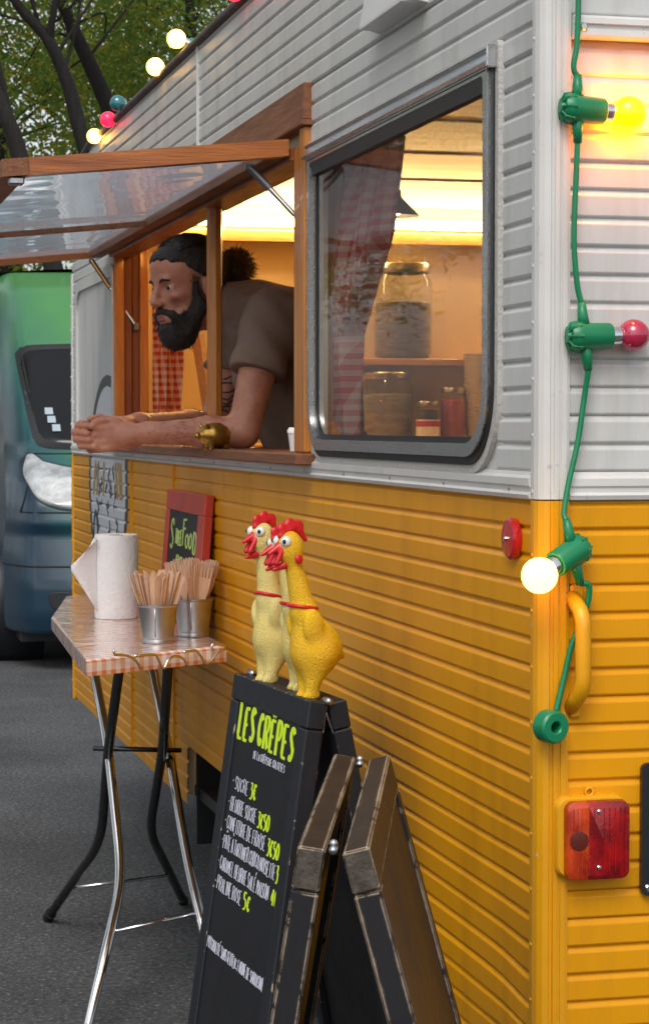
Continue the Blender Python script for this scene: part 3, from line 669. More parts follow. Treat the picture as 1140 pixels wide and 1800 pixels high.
CUPM = mat('paper_cup', (.62, .54, .45), .6, col2=(.55, .46, .38), vscale=30)
cup0 = None
for k in range(22):
    if cup0 is None:
        cup0 = MB().lathe([(.030, 0), (.044, .095), (.047, .097), (.047, .1015), (.043, .1015), (.029, .003), (0, .003)], 20, None, True, False).build('paper_cup', CUPM, None, angle=40); c = cup0
    else: c = cup0.copy(); COL.objects.link(c)
    c.location = (1.400 + .0007 * math.sin(k * 2.1), 4.72 + .0007 * math.cos(k * 1.7), 1.336 + k * .0105)
    tag(c, 'pale paper cup nested in the tall stack at right of window', 'cup', 'stacked paper cups')
HOOD = mat('dark_shade', (.03, .032, .036), .4)
t = thing('pendant_lamp', (.90, 4.0, 2.075), 'small dark cone shaded hanging lamp under the caravan ceiling', 'lamp')
MB().lathe([(.075, 2.075), (.074, 2.079), (.018, 2.135), (.014, 2.16), (.0, 2.162)], 24, Matrix.Translation((.90, 4.0, 0)), False, False).build('shade', HOOD, t, angle=40)
MB().tube([(.90, 4.0, 2.16), (.90, 4.0, 2.29)], .003, 6).build('cord', HOOD, t)
MB().lathe([(.0, 2.079), (.016, 2.083), (.024, 2.098), (.018, 2.114), (.010, 2.122)], 16, Matrix.Translation((.90, 4.0, 0)), False, True).build('bulb', mat('added_fill_bulb', (1, .7, .3), .3, emis=(1., .62, .24), estr=300.), t, True)  # glowing bulb added up inside the hood to brighten counter and shelf

# ------------------------------------------------------------------ string lights
BUL = {'yellow': bulbmat('bulb_yellow', (1., .22, .0), 55.), 'warm': bulbmat('bulb_warm', (1., .52, .07), 9.), 'red': bulbmat('bulb_red', (1., .006, .03), 3.2),
       'berry': mat('bulb_berry', (.40, .012, .055), .12, coat=1.), 'teal': mat('bulb_teal', (.02, .16, .18), .12, coat=1.)}
def axisM(p, d):
    d = Vector(d).normalized(); return Matrix.Translation(p) @ d.to_track_quat('Z', 'X').to_matrix().to_4x4()
SOCKP = [(.0, -.026), (.008, -.026), (.010, -.022), (.017, -.021), (.0205, -.014), (.0205, -.006), (.0185, .0), (.0178, .036), (.0165, .038), (.0135, .038), (.0130, .030)]
def lampset(par, p, d, col, up=None, down=None, s=1., r=.0245):
    Mx = axisM(p, d) @ Matrix.Scale(s, 4)
    mb = MB().lathe(SOCKP, 24, Mx, False, False)
    for k in range(8):                                   # ribs round the end cap
        a = k * math.pi / 4; c, sn = math.cos(a), math.sin(a)
        mb.tube([Mx @ Vector((.009 * c, .009 * sn, -.0245)), Mx @ Vector((.0185 * c, .0185 * sn, -.0205)), Mx @ Vector((.0212 * c, .0212 * sn, -.008))], .0017 * s, 5)
    mb.build('socket', GREENP, par, angle=45)
    for q in (up, down):
        if q is not None:
            v = (Vector(q) - Vector(p)); v = v.normalized()
            MB().tube([Vector(p) + v * .012 * s, Vector(p) + v * .028 * s, Vector(p) + v * .046 * s], [.0095 * s, .0075 * s, .0058 * s], 10).build('cable_collar', GREENP, par, True)
    MB().lathe([(.0125, .030), (.0125, .050), (.0110, .053)], 18, Mx).build('bulb_cap', CHROME, par, angle=40)
    zc = .050 + r * .93
    pr = [(.0115, .0515)] + [(r * math.sin(a), zc - r * math.cos(a)) for a in np.linspace(.5, math.pi, 14)]
    MB().lathe(pr, 24, Mx, True, False).build('bulb', BUL[col], par, True)
def rq(px, py, d=.028):
    x = .029 + (px - 990) * .00079; z = 1.305 - (py - 870) * .000781
    return Vector((x - .367 * d, -d, 1.4 + (z - 1.4) * (1 - d / 2.9)))
sl = thing('string_light', tuple(rq(1010, 1278)), 'green cable string light with three bulbs hanging down the caravan rear corner', 'string lights')
CAB = .0042
def smooth(pts, n=6):
    pts = [Vector(p) for p in pts]; out = []
    for i in range(len(pts) - 1):
        p0, p1, p2, p3 = pts[max(i - 1, 0)], pts[i], pts[i + 1], pts[min(i + 2, len(pts) - 1)]
        for k in range(n):
            t = k / n; out.append(.5 * ((2 * p1) + (-p0 + p2) * t + (2 * p0 - 5 * p1 + 4 * p2 - p3) * t * t + (-p0 + 3 * p1 - 3 * p2 + p3) * t ** 3))
    return out + [pts[-1]]
def cable(pts, nm='cable', par=None): MB().tube(smooth(pts), CAB, 8).build(nm, GREENP, par or sl, True)
S1, S2, S3 = rq(1012, 195), rq(1026, 592), rq(1006, 972, .035)
lampset(sl, S1, (1, 0, -.06), 'yellow', S1 + Vector((-.002, 0, .1)), S1 + Vector((0, 0, -.1)))
lampset(sl, S2, (1, .0, .03), 'berry', S2 + Vector((-.01, 0, .1)), S2 + Vector((.012, 0, -.1)), 1., .0225)
lampset(sl, S3, (-.75, -.42, -.36), 'warm', S3 + Vector((-.02, 0, .1)), S3 + Vector((.03, .01, -.1)))
cable([rq(1014, -150), rq(1011, 60), rq(1004, 120), S1 + Vector((-.002, 0, .045))])
cable([S1 + Vector((0, 0, -.045)), rq(1010, 300), rq(1006, 420), rq(1012, 500), S2 + Vector((-.0045, 0, .045))])
cable([S2 + Vector((.006, 0, -.045)), rq(1026, 700, .02), rq(1014, 780, .02), rq(998, 850, .024), rq(990, 900, .03), S3 + Vector((-.009, 0, .044))])
cable([S3 + Vector((.013, .004, -.043)), rq(1036, 1030, .03), rq(1034, 1062, .024), rq(1020, 1100, .02), rq(1004, 1140, .02), rq(992, 1190, .02), rq(976, 1255, .024)])
DM = axisM(rq(964, 1278, .030), (.30, -1, .0))
MB().lathe([(.0075, -.001), (.0075, .016), (.0095, .018), (.0195, .018), (.0225, .015), (.0225, -.006), (.019, -.010), (.0075, -.010)], 28, DM, False, False).build('end_disc', GREENP, sl, angle=35)
MB().lathe([(.0, -.004), (.0074, -.004)], 20, DM, False, False).build('end_disc_core', RUBBER, sl)
sl2 = thing('string_light', (-.03, 3.2, 2.37), 'string light with red, yellow and teal bulbs along the caravan roof edge', 'string lights')
RB = [((-.03, 2.00, 2.372), 'red'), ((-.03, 2.763, 2.394), 'warm'), ((-.03, 3.10, 2.376), 'warm'), ((-.03, 3.807, 2.378), 'teal'), ((-.03, 4.017, 2.357), 'red'), ((-.03, 4.337, 2.346), 'warm')]
for (p, c) in RB:
    p = Vector(p); d = Vector((-.8, -.1, .25)).normalized(); lampset(sl2, p - d * .073, d, c, None, None)
MB().tube(smooth([(p[0] + .060, p[1], 2.378 + .006 * math.sin(i * 2)) for i, (p, c) in enumerate(RB)] + [(.03, 5.0, 2.31)]), .004, 6).build('cable', GREENP, sl2, True)
# ------------------------------------------------------------------ sculpting: blended solids -> surface nets, evaluated only near the surface
def smin(a, b, k):
    if k <= 0: return np.minimum(a, b)
    h = np.clip(.5 + .5 * (b - a) / k, 0, 1); return b + (a - b) * h - k * h * (1 - h)
def f_cap(a, b, ra, rb):
    a, b = np.array(a, float), np.array(b, float); ab = b - a; L2 = float(ab @ ab) + 1e-12
    def f(P):
        t = np.clip(((P - a) @ ab) / L2, 0, 1); return np.sqrt((((P - a) - t[:, None] * ab) ** 2).sum(1)) - (ra + (rb - ra) * t)
    return f
def f_ell(c, r, M=None):
    c, r = np.array(c, float), np.array(r, float)
    def f(P):
        q = P - c
        if M is not None: q = q @ M
        k0 = np.sqrt(((q / r) ** 2).sum(1)); k1 = np.sqrt(((q / r ** 2) ** 2).sum(1)) + 1e-9; return k0 * (k0 - 1) / k1
    return f
def solid(items):
    """items: (f, blend, op) folded in order; op '+' union, '-' carve, '&' intersect"""
    def f(P, keep=None):
        d = None
        for i, (g, k, op) in enumerate(items):
            if keep is not None and op == '+' and not keep[i]: continue
            v = g(P)
            if d is None: d = v
            elif op == '+': d = smin(d, v, k)
            elif op == '-': d = -smin(-d, v, k)
            else: d = -smin(-d, -v, k)
        return d if d is not None else np.full(len(P), 1.)
    f.items = items; return f
def sculpt(f, lo, hi, h, B=20):
    lo = np.array(lo, float); n = np.ceil((np.array(hi) - lo) / h).astype(int) + 1; n = ((n + B - 1) // B) * B
    V = np.full(n, 1., np.float32); rad = h * B * .9
    for bi in range(n[0] // B):
        for bj in range(n[1] // B):
            for bk in range(n[2] // B):
                o = np.array([bi, bj, bk]) * B; c = (lo + (o + B / 2) * h)[None]
                ds = [g(c)[0] for g, k, op in f.items]; pos = [d for d, it in zip(ds, f.items) if it[2] == '+']
                m = min(pos)
                if m > rad + .03: continue
                keep = [(it[2] != '+') or d < m + 2 * rad + .05 for d, it in zip(ds, f.items)]
                if m < -rad - .03 and all(it[2] == '+' for it in f.items): V[o[0]:o[0]+B, o[1]:o[1]+B, o[2]:o[2]+B] = -1; continue
                I = np.stack(np.meshgrid(*[np.arange(B)] * 3, indexing='ij'), -1).reshape(-1, 3)
                V[o[0]:o[0]+B, o[1]:o[1]+B, o[2]:o[2]+B] = f(lo + (I + o) * h, keep).reshape(B, B, B)
    S = V < 0; C = np.zeros(tuple(n - 1), np.uint8)
    for a in (0, 1):
        for b in (0, 1):
            for c in (0, 1): C += S[a:n[0]-1+a, b:n[1]-1+b, c:n[2]-1+c]
    act = np.argwhere((C > 0) & (C < 8)); idx = np.full(tuple(n - 1), -1, np.int32); idx[tuple(act.T)] = np.arange(len(act))
    acc = np.zeros((len(act), 3)); cnt = np.zeros(len(act)); cor = [(a, b, c) for a in (0, 1) for b in (0, 1) for c in (0, 1)]
    for i, p in enumerate(cor):
        for q in cor[i + 1:]:
            if sum(abs(x - y) for x, y in zip(p, q)) != 1: continue
            va = V[tuple((act + p).T)]; vb = V[tuple((act + q).T)]; m = (va < 0) != (vb < 0); t = np.where(m, va / np.where(m, va - vb, 1), 0)
            acc += np.where(m[:, None], np.array(p) + t[:, None] * (np.array(q) - np.array(p)), 0); cnt += m
    verts = lo + (act + acc / cnt[:, None]) * h; faces = []
    for ax in range(3):
        u, w = [(1, 2), (2, 0), (0, 1)][ax]; sl_a = [slice(None)] * 3; sl_b = [slice(None)] * 3; sl_a[ax] = slice(0, n[ax] - 1); sl_b[ax] = slice(1, n[ax])
        A, Bq = S[tuple(sl_a)], S[tuple(sl_b)]
        for flip, M_ in ((False, A & ~Bq), (True, ~A & Bq)):
            e = np.argwhere(M_); e = e[(e[:, u] > 0) & (e[:, w] > 0) & (e[:, u] < n[u] - 1) & (e[:, w] < n[w] - 1)]
            if not len(e): continue
            q = []
            for du, dw in ((-1, -1), (0, -1), (0, 0), (-1, 0)):
                k = e.copy(); k[:, u] += du; k[:, w] += dw; q.append(idx[tuple(k.T)])
            q = np.stack(q, 1); faces.append(q[:, ::-1] if flip else q)
    F = np.concatenate(faces); return verts, F[(F >= 0).all(1)]
def sculpt_obj(name, f, lo, hi, h, m, parent=None, T=None, relax=0):
    v, F = sculpt(f, lo, hi, h)
    if T is not None: v = v @ np.array(T.to_3x3()).T + np.array(T.translation)
    mb = MB(); mb.v = [tuple(p) for p in v]; mb.f = [tuple(int(i) for i in q) for q in F]
    o = mb.build(name, m, parent, True)
    if relax: md = o.modifiers.new('relax', 'SMOOTH'); md.iterations = relax; md.factor = .5
    return o

# ------------------------------------------------------------------ narrow folding table with oilcloth
TZ = .90
tb = thing('folding_table', (-.2, 2.6, 0), 'narrow folding table with gingham oilcloth and bent tube legs against the caravan', 'table')
TP = [(-.395, 1.803), (-.045, 2.030), (-.035, 3.45), (-.075, 3.59), (-.130, 3.635), (-.180, 3.635), (-.225, 3.56), (-.343, 2.898)]
def shrink(poly, d):
    c = np.mean(poly, 0); return [tuple(np.array(p) + (c - np.array(p)) / np.linalg.norm(c - np.array(p)) * d) for p in poly]
MB().prism(shrink(TP, .012), .020, Matrix.Translation((0, 0, TZ - .026))).build('top_board', PLYM, tb)
OIL = gingham('orange_gingham_oilcloth', .027, (.84, .76, .70), (.66, .19, .07), (.84, .545, .0), (-.545, .84, -.7), .32, coat=1., bump=.5)
ins = shrink(TP, .010); n = len(TP)
mb = MB(); wob = [random.uniform(-.003, .003) for _ in range(n)]
lowz = [TZ - .034 + w_ for w_ in wob]; lowz[0] = TZ - .036; lowz[1] = TZ - .036
vs = [(x, y, TZ) for x, y in ins] + [(x, y, TZ - .005) for x, y in TP] + [(x, y, z) for (x, y), z in zip(TP, lowz)]
fs = [tuple(range(n))] + [(i, (i + 1) % n, n + (i + 1) % n, n + i)[::-1] for i in range(n)] + [(n + i, n + (i + 1) % n, 2 * n + (i + 1) % n, 2 * n + i)[::-1] for i in range(n)]
fixnormals(mb.add(vs, fs).build('oilcloth', OIL, tb))
LEGS = [([(-.367, 2.055, .012), (-.224, 2.45, .283), (-.222, 2.70, .583), (-.236, 3.05, .872)], CHROME), ([(-.029, 2.143, .012), (-.055, 2.50, .321), (-.061, 2.70, .540), (-.075, 3.05, .872)], CHROME),
        ([(-.31, 3.301, .012), (-.214, 2.90, .297), (-.226, 2.68, .565), (-.252, 2.25, .872)], DARKCHROME), ([(.099, 3.429, .012), (-.086, 2.90, .321), (-.085, 2.68, .560), (-.140, 2.25, .872)], DARKCHROME)]
for pts, m in LEGS:
    lg = MB().tube(arcpts(pts, .10, 6), .0125, 12).build('leg', m, tb, True)
    p = Vector(pts[0]); d = (p - Vector(pts[1])).normalized(); MB().tube([p - d * .03, p, p + d * .008], [.0165, .0165, .014], 10).build('foot_cap', RUBBER, lg, angle=40)
MB().tube([(-.262, 2.69, .578), (-.035, 2.69, .565)], .0065, 8).build('pivot_rod', DARKCHROME, tb, True)
MB().tube([(-.272, 2.318, .190), (-.045, 2.378, .212)], .0045, 8).build('rung', CHROME, tb, True)
MB().tube([(-.269, 3.13, .128), (.015, 3.19, .138)], .0045, 8).build('rung', CHROME, tb, True)
FL_, FR_ = Vector((-.395, 1.803, TZ)), Vector((-.045, 2.03, TZ)); fo = Vector((.545, -.84, 0)).normalized()
def fe(px, py, o=.012):
    s_ = (px - 151) / 247; return FL_.lerp(FR_, s_) + fo * o + Vector((0, 0, -(py - (1164 - 25 * s_)) / 800))
def zp(l): return [(80 + x / 3.353, 920 + y / 3.353) for x, y in l]
for l in ([(375, 760), (380, 785), (440, 790), (490, 812), (530, 866)], [(490, 795), (600, 785), (625, 805), (660, 868), (690, 815), (735, 795), (780, 812), (800, 852)], [(780, 772), (850, 762), (880, 790), (925, 842), (990, 772), (1045, 745), (960, 720), (955, 765)]):
    MB().tube(smooth([fe(x, y) for x, y in zp(l)], 4), .0032, 7).build('wire_hook', CHROME, tb, True)

# paper towel roll
PAP = mat('tissue_paper', (.90, .89, .885), .85, bump=.5, bscale=95); CARD = mat('cardboard', (.30, .22, .15), .8)
pr_ = thing('paper_towel_roll', (-.185, 2.80, TZ), 'white paper towel roll with a loose sheet standing on the table', 'paper towel')
Mr = Matrix.Translation((-.185, 2.80, TZ + .001))
MB().lathe([(.018, .0), (.055, .0), (.0565, .004), (.0565, .213), (.0545, .217), (.019, .215), (.018, .21)], 40, Mr, False, False).build('roll', PAP, pr_, angle=40)
MB().lathe([(.0175, .001), (.0179, .2155), (.016, .2155), (.016, .001)], 24, Mr, False, False).build('core', CARD, pr_, angle=40)
def sheet(u, v):
    L_ = .075 * u * (1 - abs(v - .38) / .62 * (.55 + .45 * u) if v > .38 else 1 - (.38 - v) / .38 * (.35 + .65 * u))
    return (-.185 - .052 - L_, 2.78 - .022 * math.sin(u * 1.8) + .012 * u * v, TZ + .205 - .185 * v + .006 * math.sin(u * 3))
o = MB().grid(sheet, 10, 14).build('loose_sheet', PAP, pr_, True); o.modifiers.new('thick', 'SOLIDIFY').thickness = .0006

# steel buckets with wooden cutlery
STICK = mat('birch_wood', (.72, .47, .31), .7, col2=(.60, .36, .21), vscale=25, stretch=(4, 4, .5)); STICK2 = mat('birch_wood_pale', (.74, .50, .34), .7, col2=(.64, .40, .25), vscale=25, stretch=(4, 4, .5))
def bucket(x, y, label):
    t = thing('steel_bucket', (x, y, TZ), label, 'bucket', 'steel buckets of wooden cutlery'); Mb_ = Matrix.Translation((x, y, TZ + .001))
    MB().lathe([(.0, .003), (.034, .003), (.0355, 0), (.0370, 0), (.0375, .004), (.0362, .008), (.0375, .012), (.0366, .016), (.0455, .083), (.0485, .086), (.0485, .0895), (.0450, .0895), (.0350, .008), (0, .008)], 36, Mb_, False, False).build('pail', GALV, t, angle=35)
    MB().tube([(x + (.0366 + .009 * h) * math.cos(4.4), y + (.0366 + .009 * h) * math.sin(4.4), TZ + .017 + .066 * h) for h in (0, 1)], .0016, 6).build('seam', GALV, t, True)
def knife_mesh():
    pl = [(-.0055, 0), (.0055, 0), (.0055, .07), (.0085, .10), (.0085, .130), (.005, .144), (0, .148), (-.006, .140), (-.007, .10), (-.0055, .07)]
    me = MB().prism(pl, .0018, Matrix(((1, 0, 0, 0), (0, 0, 1, 0), (0, 1, 0, 0), (0, 0, 0, 1)))); return fixnormals(me.build('wooden_knife', STICK))
def fork_mesh():
    pl = [(-.0055, 0), (.0055, 0), (.005, .07), (.012, .105), (.0135, .13), (.0125, .162), (.0095, .162), (.0090, .135), (.0060, .135), (.0050, .163), (.0018, .163), (.0012, .135), (-.0018, .135), (-.0024, .163), (-.0058, .163), (-.0065, .135), (-.0095, .135), (-.0105, .161), (-.0130, .16), (-.0135, .13), (-.012, .105), (-.005, .07)]
    me = MB().prism(pl, .0018, Matrix(((1, 0, 0, 0), (0, 0, 1, 0), (0, 1, 0, 0), (0, 0, 0, 1)))); return fixnormals(me.build('wooden_fork', STICK2))
def fill(src, x, y, n, label, cat, grp, spread):
    for k in range(n):
        o = src if k == 0 else src.copy()
        if k: COL.objects.link(o)
        a = random.uniform(0, 2 * math.pi); r_ = .030 * math.sqrt(random.random()); tilt = spread * r_ / .030
        d = Vector((math.cos(a) * math.sin(tilt), math.sin(a) * math.sin(tilt), math.cos(tilt)))
        o.rotation_euler = (Matrix.Rotation(0, 4, 'Z') @ d.to_track_quat('Z', 'Y').to_matrix().to_4x4() @ Matrix.Rotation(random.uniform(-.7, .7) + .2, 4, 'Z')).to_euler()
        o.location = (x + .6 * r_ * math.cos(a), y + .6 * r_ * math.sin(a), TZ + .012 + random.uniform(0, .012)); tag(o, label, cat, grp)
bucket(-.186, 2.131, 'front small steel bucket full of wooden knives on the table'); bucket(-.077, 2.275, 'rear small steel bucket full of wooden forks near the red chalkboard')
fill(knife_mesh(), -.186, 2.131, 34, 'birch wood knife standing in the front steel bucket', 'knife', 'wooden knives in the front bucket', .34)
fill(fork_mesh(), -.077, 2.275, 40, 'birch wood fork standing in the rear steel bucket', 'fork', 'wooden forks in the rear bucket', .30)

# ------------------------------------------------------------------ boards: leaf frame (origin top far corner, u = reading direction, v = down, w = out of the face)
def basis(p0, du, dv):
    du, dv = Vector(du).normalized(), Vector(dv).normalized(); w_ = dv.cross(du) 
    return Matrix(((du.x, -dv.x, w_.x, p0[0]), (du.y, -dv.y, w_.y, p0[1]), (du.z, -dv.z, w_.z, p0[2]), (0, 0, 0, 1))), du, -dv, w_
SLATE = mat('slate_panel', (.008, .0085, .012), .5, spec=.3, col2=(.012, .012, .016), vscale=6, rvar=.06)
BLK = mat('black_wood', (.010, .012, .017), .5, spec=.3, col2=(.015, .017, .023), vscale=20, stretch=(1, 1, .2), bump=.15, bscale=90, rvar=.08)
WORN = mat('worn_black_edge', (.012, .014, .018), .5, wear=(.34, .26, .19), wscale=55, wlo=.60, whi=.64)
BLK2 = edgewear(mat('chipped_black_wood', (.010, .010, .012), .5, spec=.3, col2=(.015, .014, .016), vscale=20, stretch=(1, 1, .2), bump=.15, bscale=90), (.60, .46, .33), .44, .0055, 55.)
ENDG = mat('bare_end_grain', (.095, .078, .06), .75, col2=(.035, .028, .022), vscale=60, stretch=(1, 1, 1), bump=.4, bscale=150)
def piece(par, M_, lo, hi, name, mats, b=.0025):
    mb = MB().bbox(lo, hi, b, M_); o = mb.build(name, mats, par)
    o.data.polygons.foreach_set('material_index', [0] * 6 + [1] * 20); fixnormals(o); return o
def leaf(par, M_, W_, H_, th, fr, mats, topm, name, rec=.004):
    lf = part_empty(name, par)
    piece(lf, M_, (0, -fr * 1.05, -th), (W_, 0, 0), 'top_rail', topm); piece(lf, M_, (fr + .001, -H_ + .04, -th + .001), (W_ - fr - .001, -H_ + .04 + fr * 1.3, -.001), 'bottom_rail', mats)
    piece(lf, M_, (0, -H_, -th), (fr, -fr * 1.05 - .0015, 0), 'stile', mats); piece(lf, M_, (W_ - fr, -H_, -th), (W_, -fr * 1.05 - .0015, 0), 'stile', mats)
    MB().box((fr - .004, -H_ + .05, -th * .62), (W_ - fr + .004, -fr * .9, -rec), M_).build('slate', SLATE, lf); return lf
# menu board
a1 = thing('menu_board', (-.21, .76, 0), 'black A-frame chalkboard menu listing crêpes and prices with toys on top', 'menu board')
d1 = Vector((-.09, .996, 0)).normalized(); out1 = Vector((-.996, -.09, 0)).normalized(); W1 = .427
P1 = Vector((-.238, .975, .96)); dn = Vector((0, 0, -1)) * math.cos(R(8)) + out1 * math.sin(R(8))
M1, U1, V1, N1 = basis(P1, -d1, dn)
leaf(a1, M1, W1, .966, .030, .043, [BLK, WORN], [BLK, WORN], 'front_leaf')
dnb = Vector((0, 0, -1)) * math.cos(R(11)) - out1 * math.sin(R(11)); Pb = P1 - out1 * .062 - d1 * W1
M1b, _, _, _ = basis(Pb, d1, dnb); leaf(a1, M1b, W1, .975, .030, .043, [BLK, WORN], [BLK, WORN], 'back_leaf')
for t_ in (.004, W1 - .004):
    c = P1 - d1 * t_ - out1 * .031
    MB().tube([c - d1 * .012 + Vector((0, 0, -.002)), c + d1 * .012 + Vector((0, 0, -.002))], .006, 10).build('hinge_pin', GALV, a1, True)
MB().bbox((0, -.05, -.0315), (.012, -.005, -.0301), .0005, M1 @ Matrix.Translation((W1 - .015, 0, 0))).build('hinge_plate', GALV, a1)
chain = MB().tube(smooth([P1 - d1 * (W1 - .01) - out1 * .03 + Vector((0, 0, -.02)), P1 - d1 * (W1 - .01) - out1 * .045 + Vector((0, 0, -.06)), P1 - d1 * (W1 - .01) - out1 * .062 + Vector((0, 0, -.09))]), .002, 6).build('stay_chain', GALV, a1, True)
LN = -.004; US = -.012
def row(txt, u0, u1, v, h, r, ink, s_, **k):
    return lettering('lettering', txt, M1 @ Vector((u0 + US, -v, LN)), U1, V1, N1, h, u1 - u0, r, ink, a1, s_, lift=.0008, **k)
row('LES', .072, .172, .107, .060, .0054, INKY, 1, gap=.55); row('CRÊPES', .186, .392, .108, .054, .0050, INKY, 2, gap=.60)
row('DE LA CRÊPERIE CULOTTES', .176, .352, .130, .0125, .0010, INKW, 3)
for k, (t_, u0, u1, pz, pu, v) in enumerate((('. SUCRE', .080, .176, '3€', (.183, .222), .196), ('. BEURRE SUCRE', .072, .238, '3€50', (.245, .312), .234), ('. CONFITURE DE FRAISE', .066, .305, '3€50', (.313, .380), .268),
                                           ('. PÂTE À TARTINER CHOCO NOISETTE', .062, .374, '3€', (.376, .404), .303), ('. CARAMEL BEURRE SALÉ MAISON', .058, .354, '4€', (.366, .402), .341), ('. PRALINE ROSE', .055, .216, '5€', (.226, .268), .377))):
    row(t_, u0, u1, v, .024, .0013, INKW, 10 + k, gap=.4); row(pz, *pu, v + .002, .027, .0027, INKY, 30 + k)
row('(POSSIBILITÉ SANS GLUTEN : FARINE DE SARRASIN)', .050, .385, .482, .020, .0012, INKW, 50, gap=.4)
# second board, turned end-on, paint worn off its edges
a2 = thing('folding_chalkboard', (-.34, -.27, 0), 'worn black A-frame chalkboard with chipped paint standing end-on by the corner', 'chalkboard')
d2 = Vector((.297, .955, 0)).normalized(); out2 = Vector((-.955, .297, 0)).normalized(); W2 = .66; PN = Vector((-.441, -.583, .95))
dl = Vector((0, 0, -1)) * math.cos(R(9)) + out2 * math.sin(R(9)); dr = Vector((0, 0, -1)) * math.cos(R(15)) - out2 * math.sin(R(15))
ML, _, _, _ = basis(PN + d2 * W2 + out2 * .038, -d2, dl); MR, _, _, _ = basis(PN - out2 * .038, d2, dr)
TOPW = mat('worn_top', (.030, .020, .012), .5, spec=.3, col2=(.016, .011, .008), vscale=14, bump=.2, bscale=90); edgewear(TOPW, (.58, .45, .31), .56, .0055, 40.)
leaf(a2, ML, W2, .962, .030, .045, [BLK2, BLK2], [TOPW, TOPW], 'left_leaf'); leaf(a2, MR, W2, .985, .030, .045, [BLK2, BLK2], [TOPW, TOPW], 'right_leaf')
for M_, x in ((ML, W2 + .0004), (MR, -.0024)):
    MB().box((x, -.044, -.028), (x + .002, -.003, -.002), M_).build('rail_end', ENDG, a2)
for t_ in (.003, W2 - .06):
    c = PN + d2 * t_ + Vector((0, 0, -.004)); MB().tube([c - d2 * .010, c + d2 * .012], .0046, 10).build('hinge_pin', GALV, a2, True)
    MB().lathe([(.0, -.005), (.0036, -.0036), (.005, 0), (.0036, .0036), (0, .005)], 12, Matrix.Translation(c + Vector((0, 0, .006))), False, False).build('hinge_knob', GALV, a2, True)

# small red framed chalkboard leaning on the wall behind the buckets
cb = thing('framed_chalkboard', (-.09, 2.55, TZ), 'small red framed chalkboard with green writing leaning against the orange siding', 'chalkboard')
RED = mat('red_wood', (.52, .045, .018), .45, col2=(.42, .03, .014), vscale=12, stretch=(1, 1, .3), bump=.1, bscale=60); REDE = mat('red_wood_edge', (.55, .07, .035), .45)
Pc = Vector((-.030, 2.920, 1.232)); Pn = Vector((-.030, 2.365, 1.232)); dc = (Pn - Pc); WC = dc.length; dc.normalize(); oc = Vector((-1, 0, 0))
dvc = Vector((0, 0, -1)) * math.cos(R(4.5)) + oc * math.sin(R(4.5)); MC, UC, VC, NC = basis(Pc, dc, dvc); HC = .328
for lo, hi, nm in (((0, -.052, -.022), (WC, 0, 0), 'frame_top'), ((0, -HC, -.022), (WC, -HC + .05, 0), 'frame_bottom'), ((0, -HC + .0505, -.022), (.052, -.0525, 0), 'frame_side'), ((WC - .085, -HC + .0505, -.022), (WC, -.0525, 0), 'frame_side')):
    piece(cb, MC, lo, hi, nm, [RED, REDE])
MB().box((.05, -HC + .045, -.014), (WC - .08, -.05, -.004), MC).build('slate', SLATE, cb)
def crow(txt, u0, u1, v, h, r, s_, **k): lettering('lettering', txt, MC @ Vector((u0, -v, -.0039)), UC, VC, NC, h, u1 - u0, r, INKG, cb, s_, lift=.0008, **k)
crow('S', .085, .15, .150, .075, .0055, 1); crow('TREET', .16, .285, .138, .036, .0045, 2); crow('F', .27, .33, .115, .045, .0055, 3); crow('OO', .31, .41, .140, .036, .005, 4); crow('D', .42, .47, .150, .050, .0055, 5)
crow('DE', .20, .30, .205, .036, .006, 6); crow('C', .08, .16, .285, .060, .006, 7); crow('A', .17, .22, .285, .042, .006, 8)

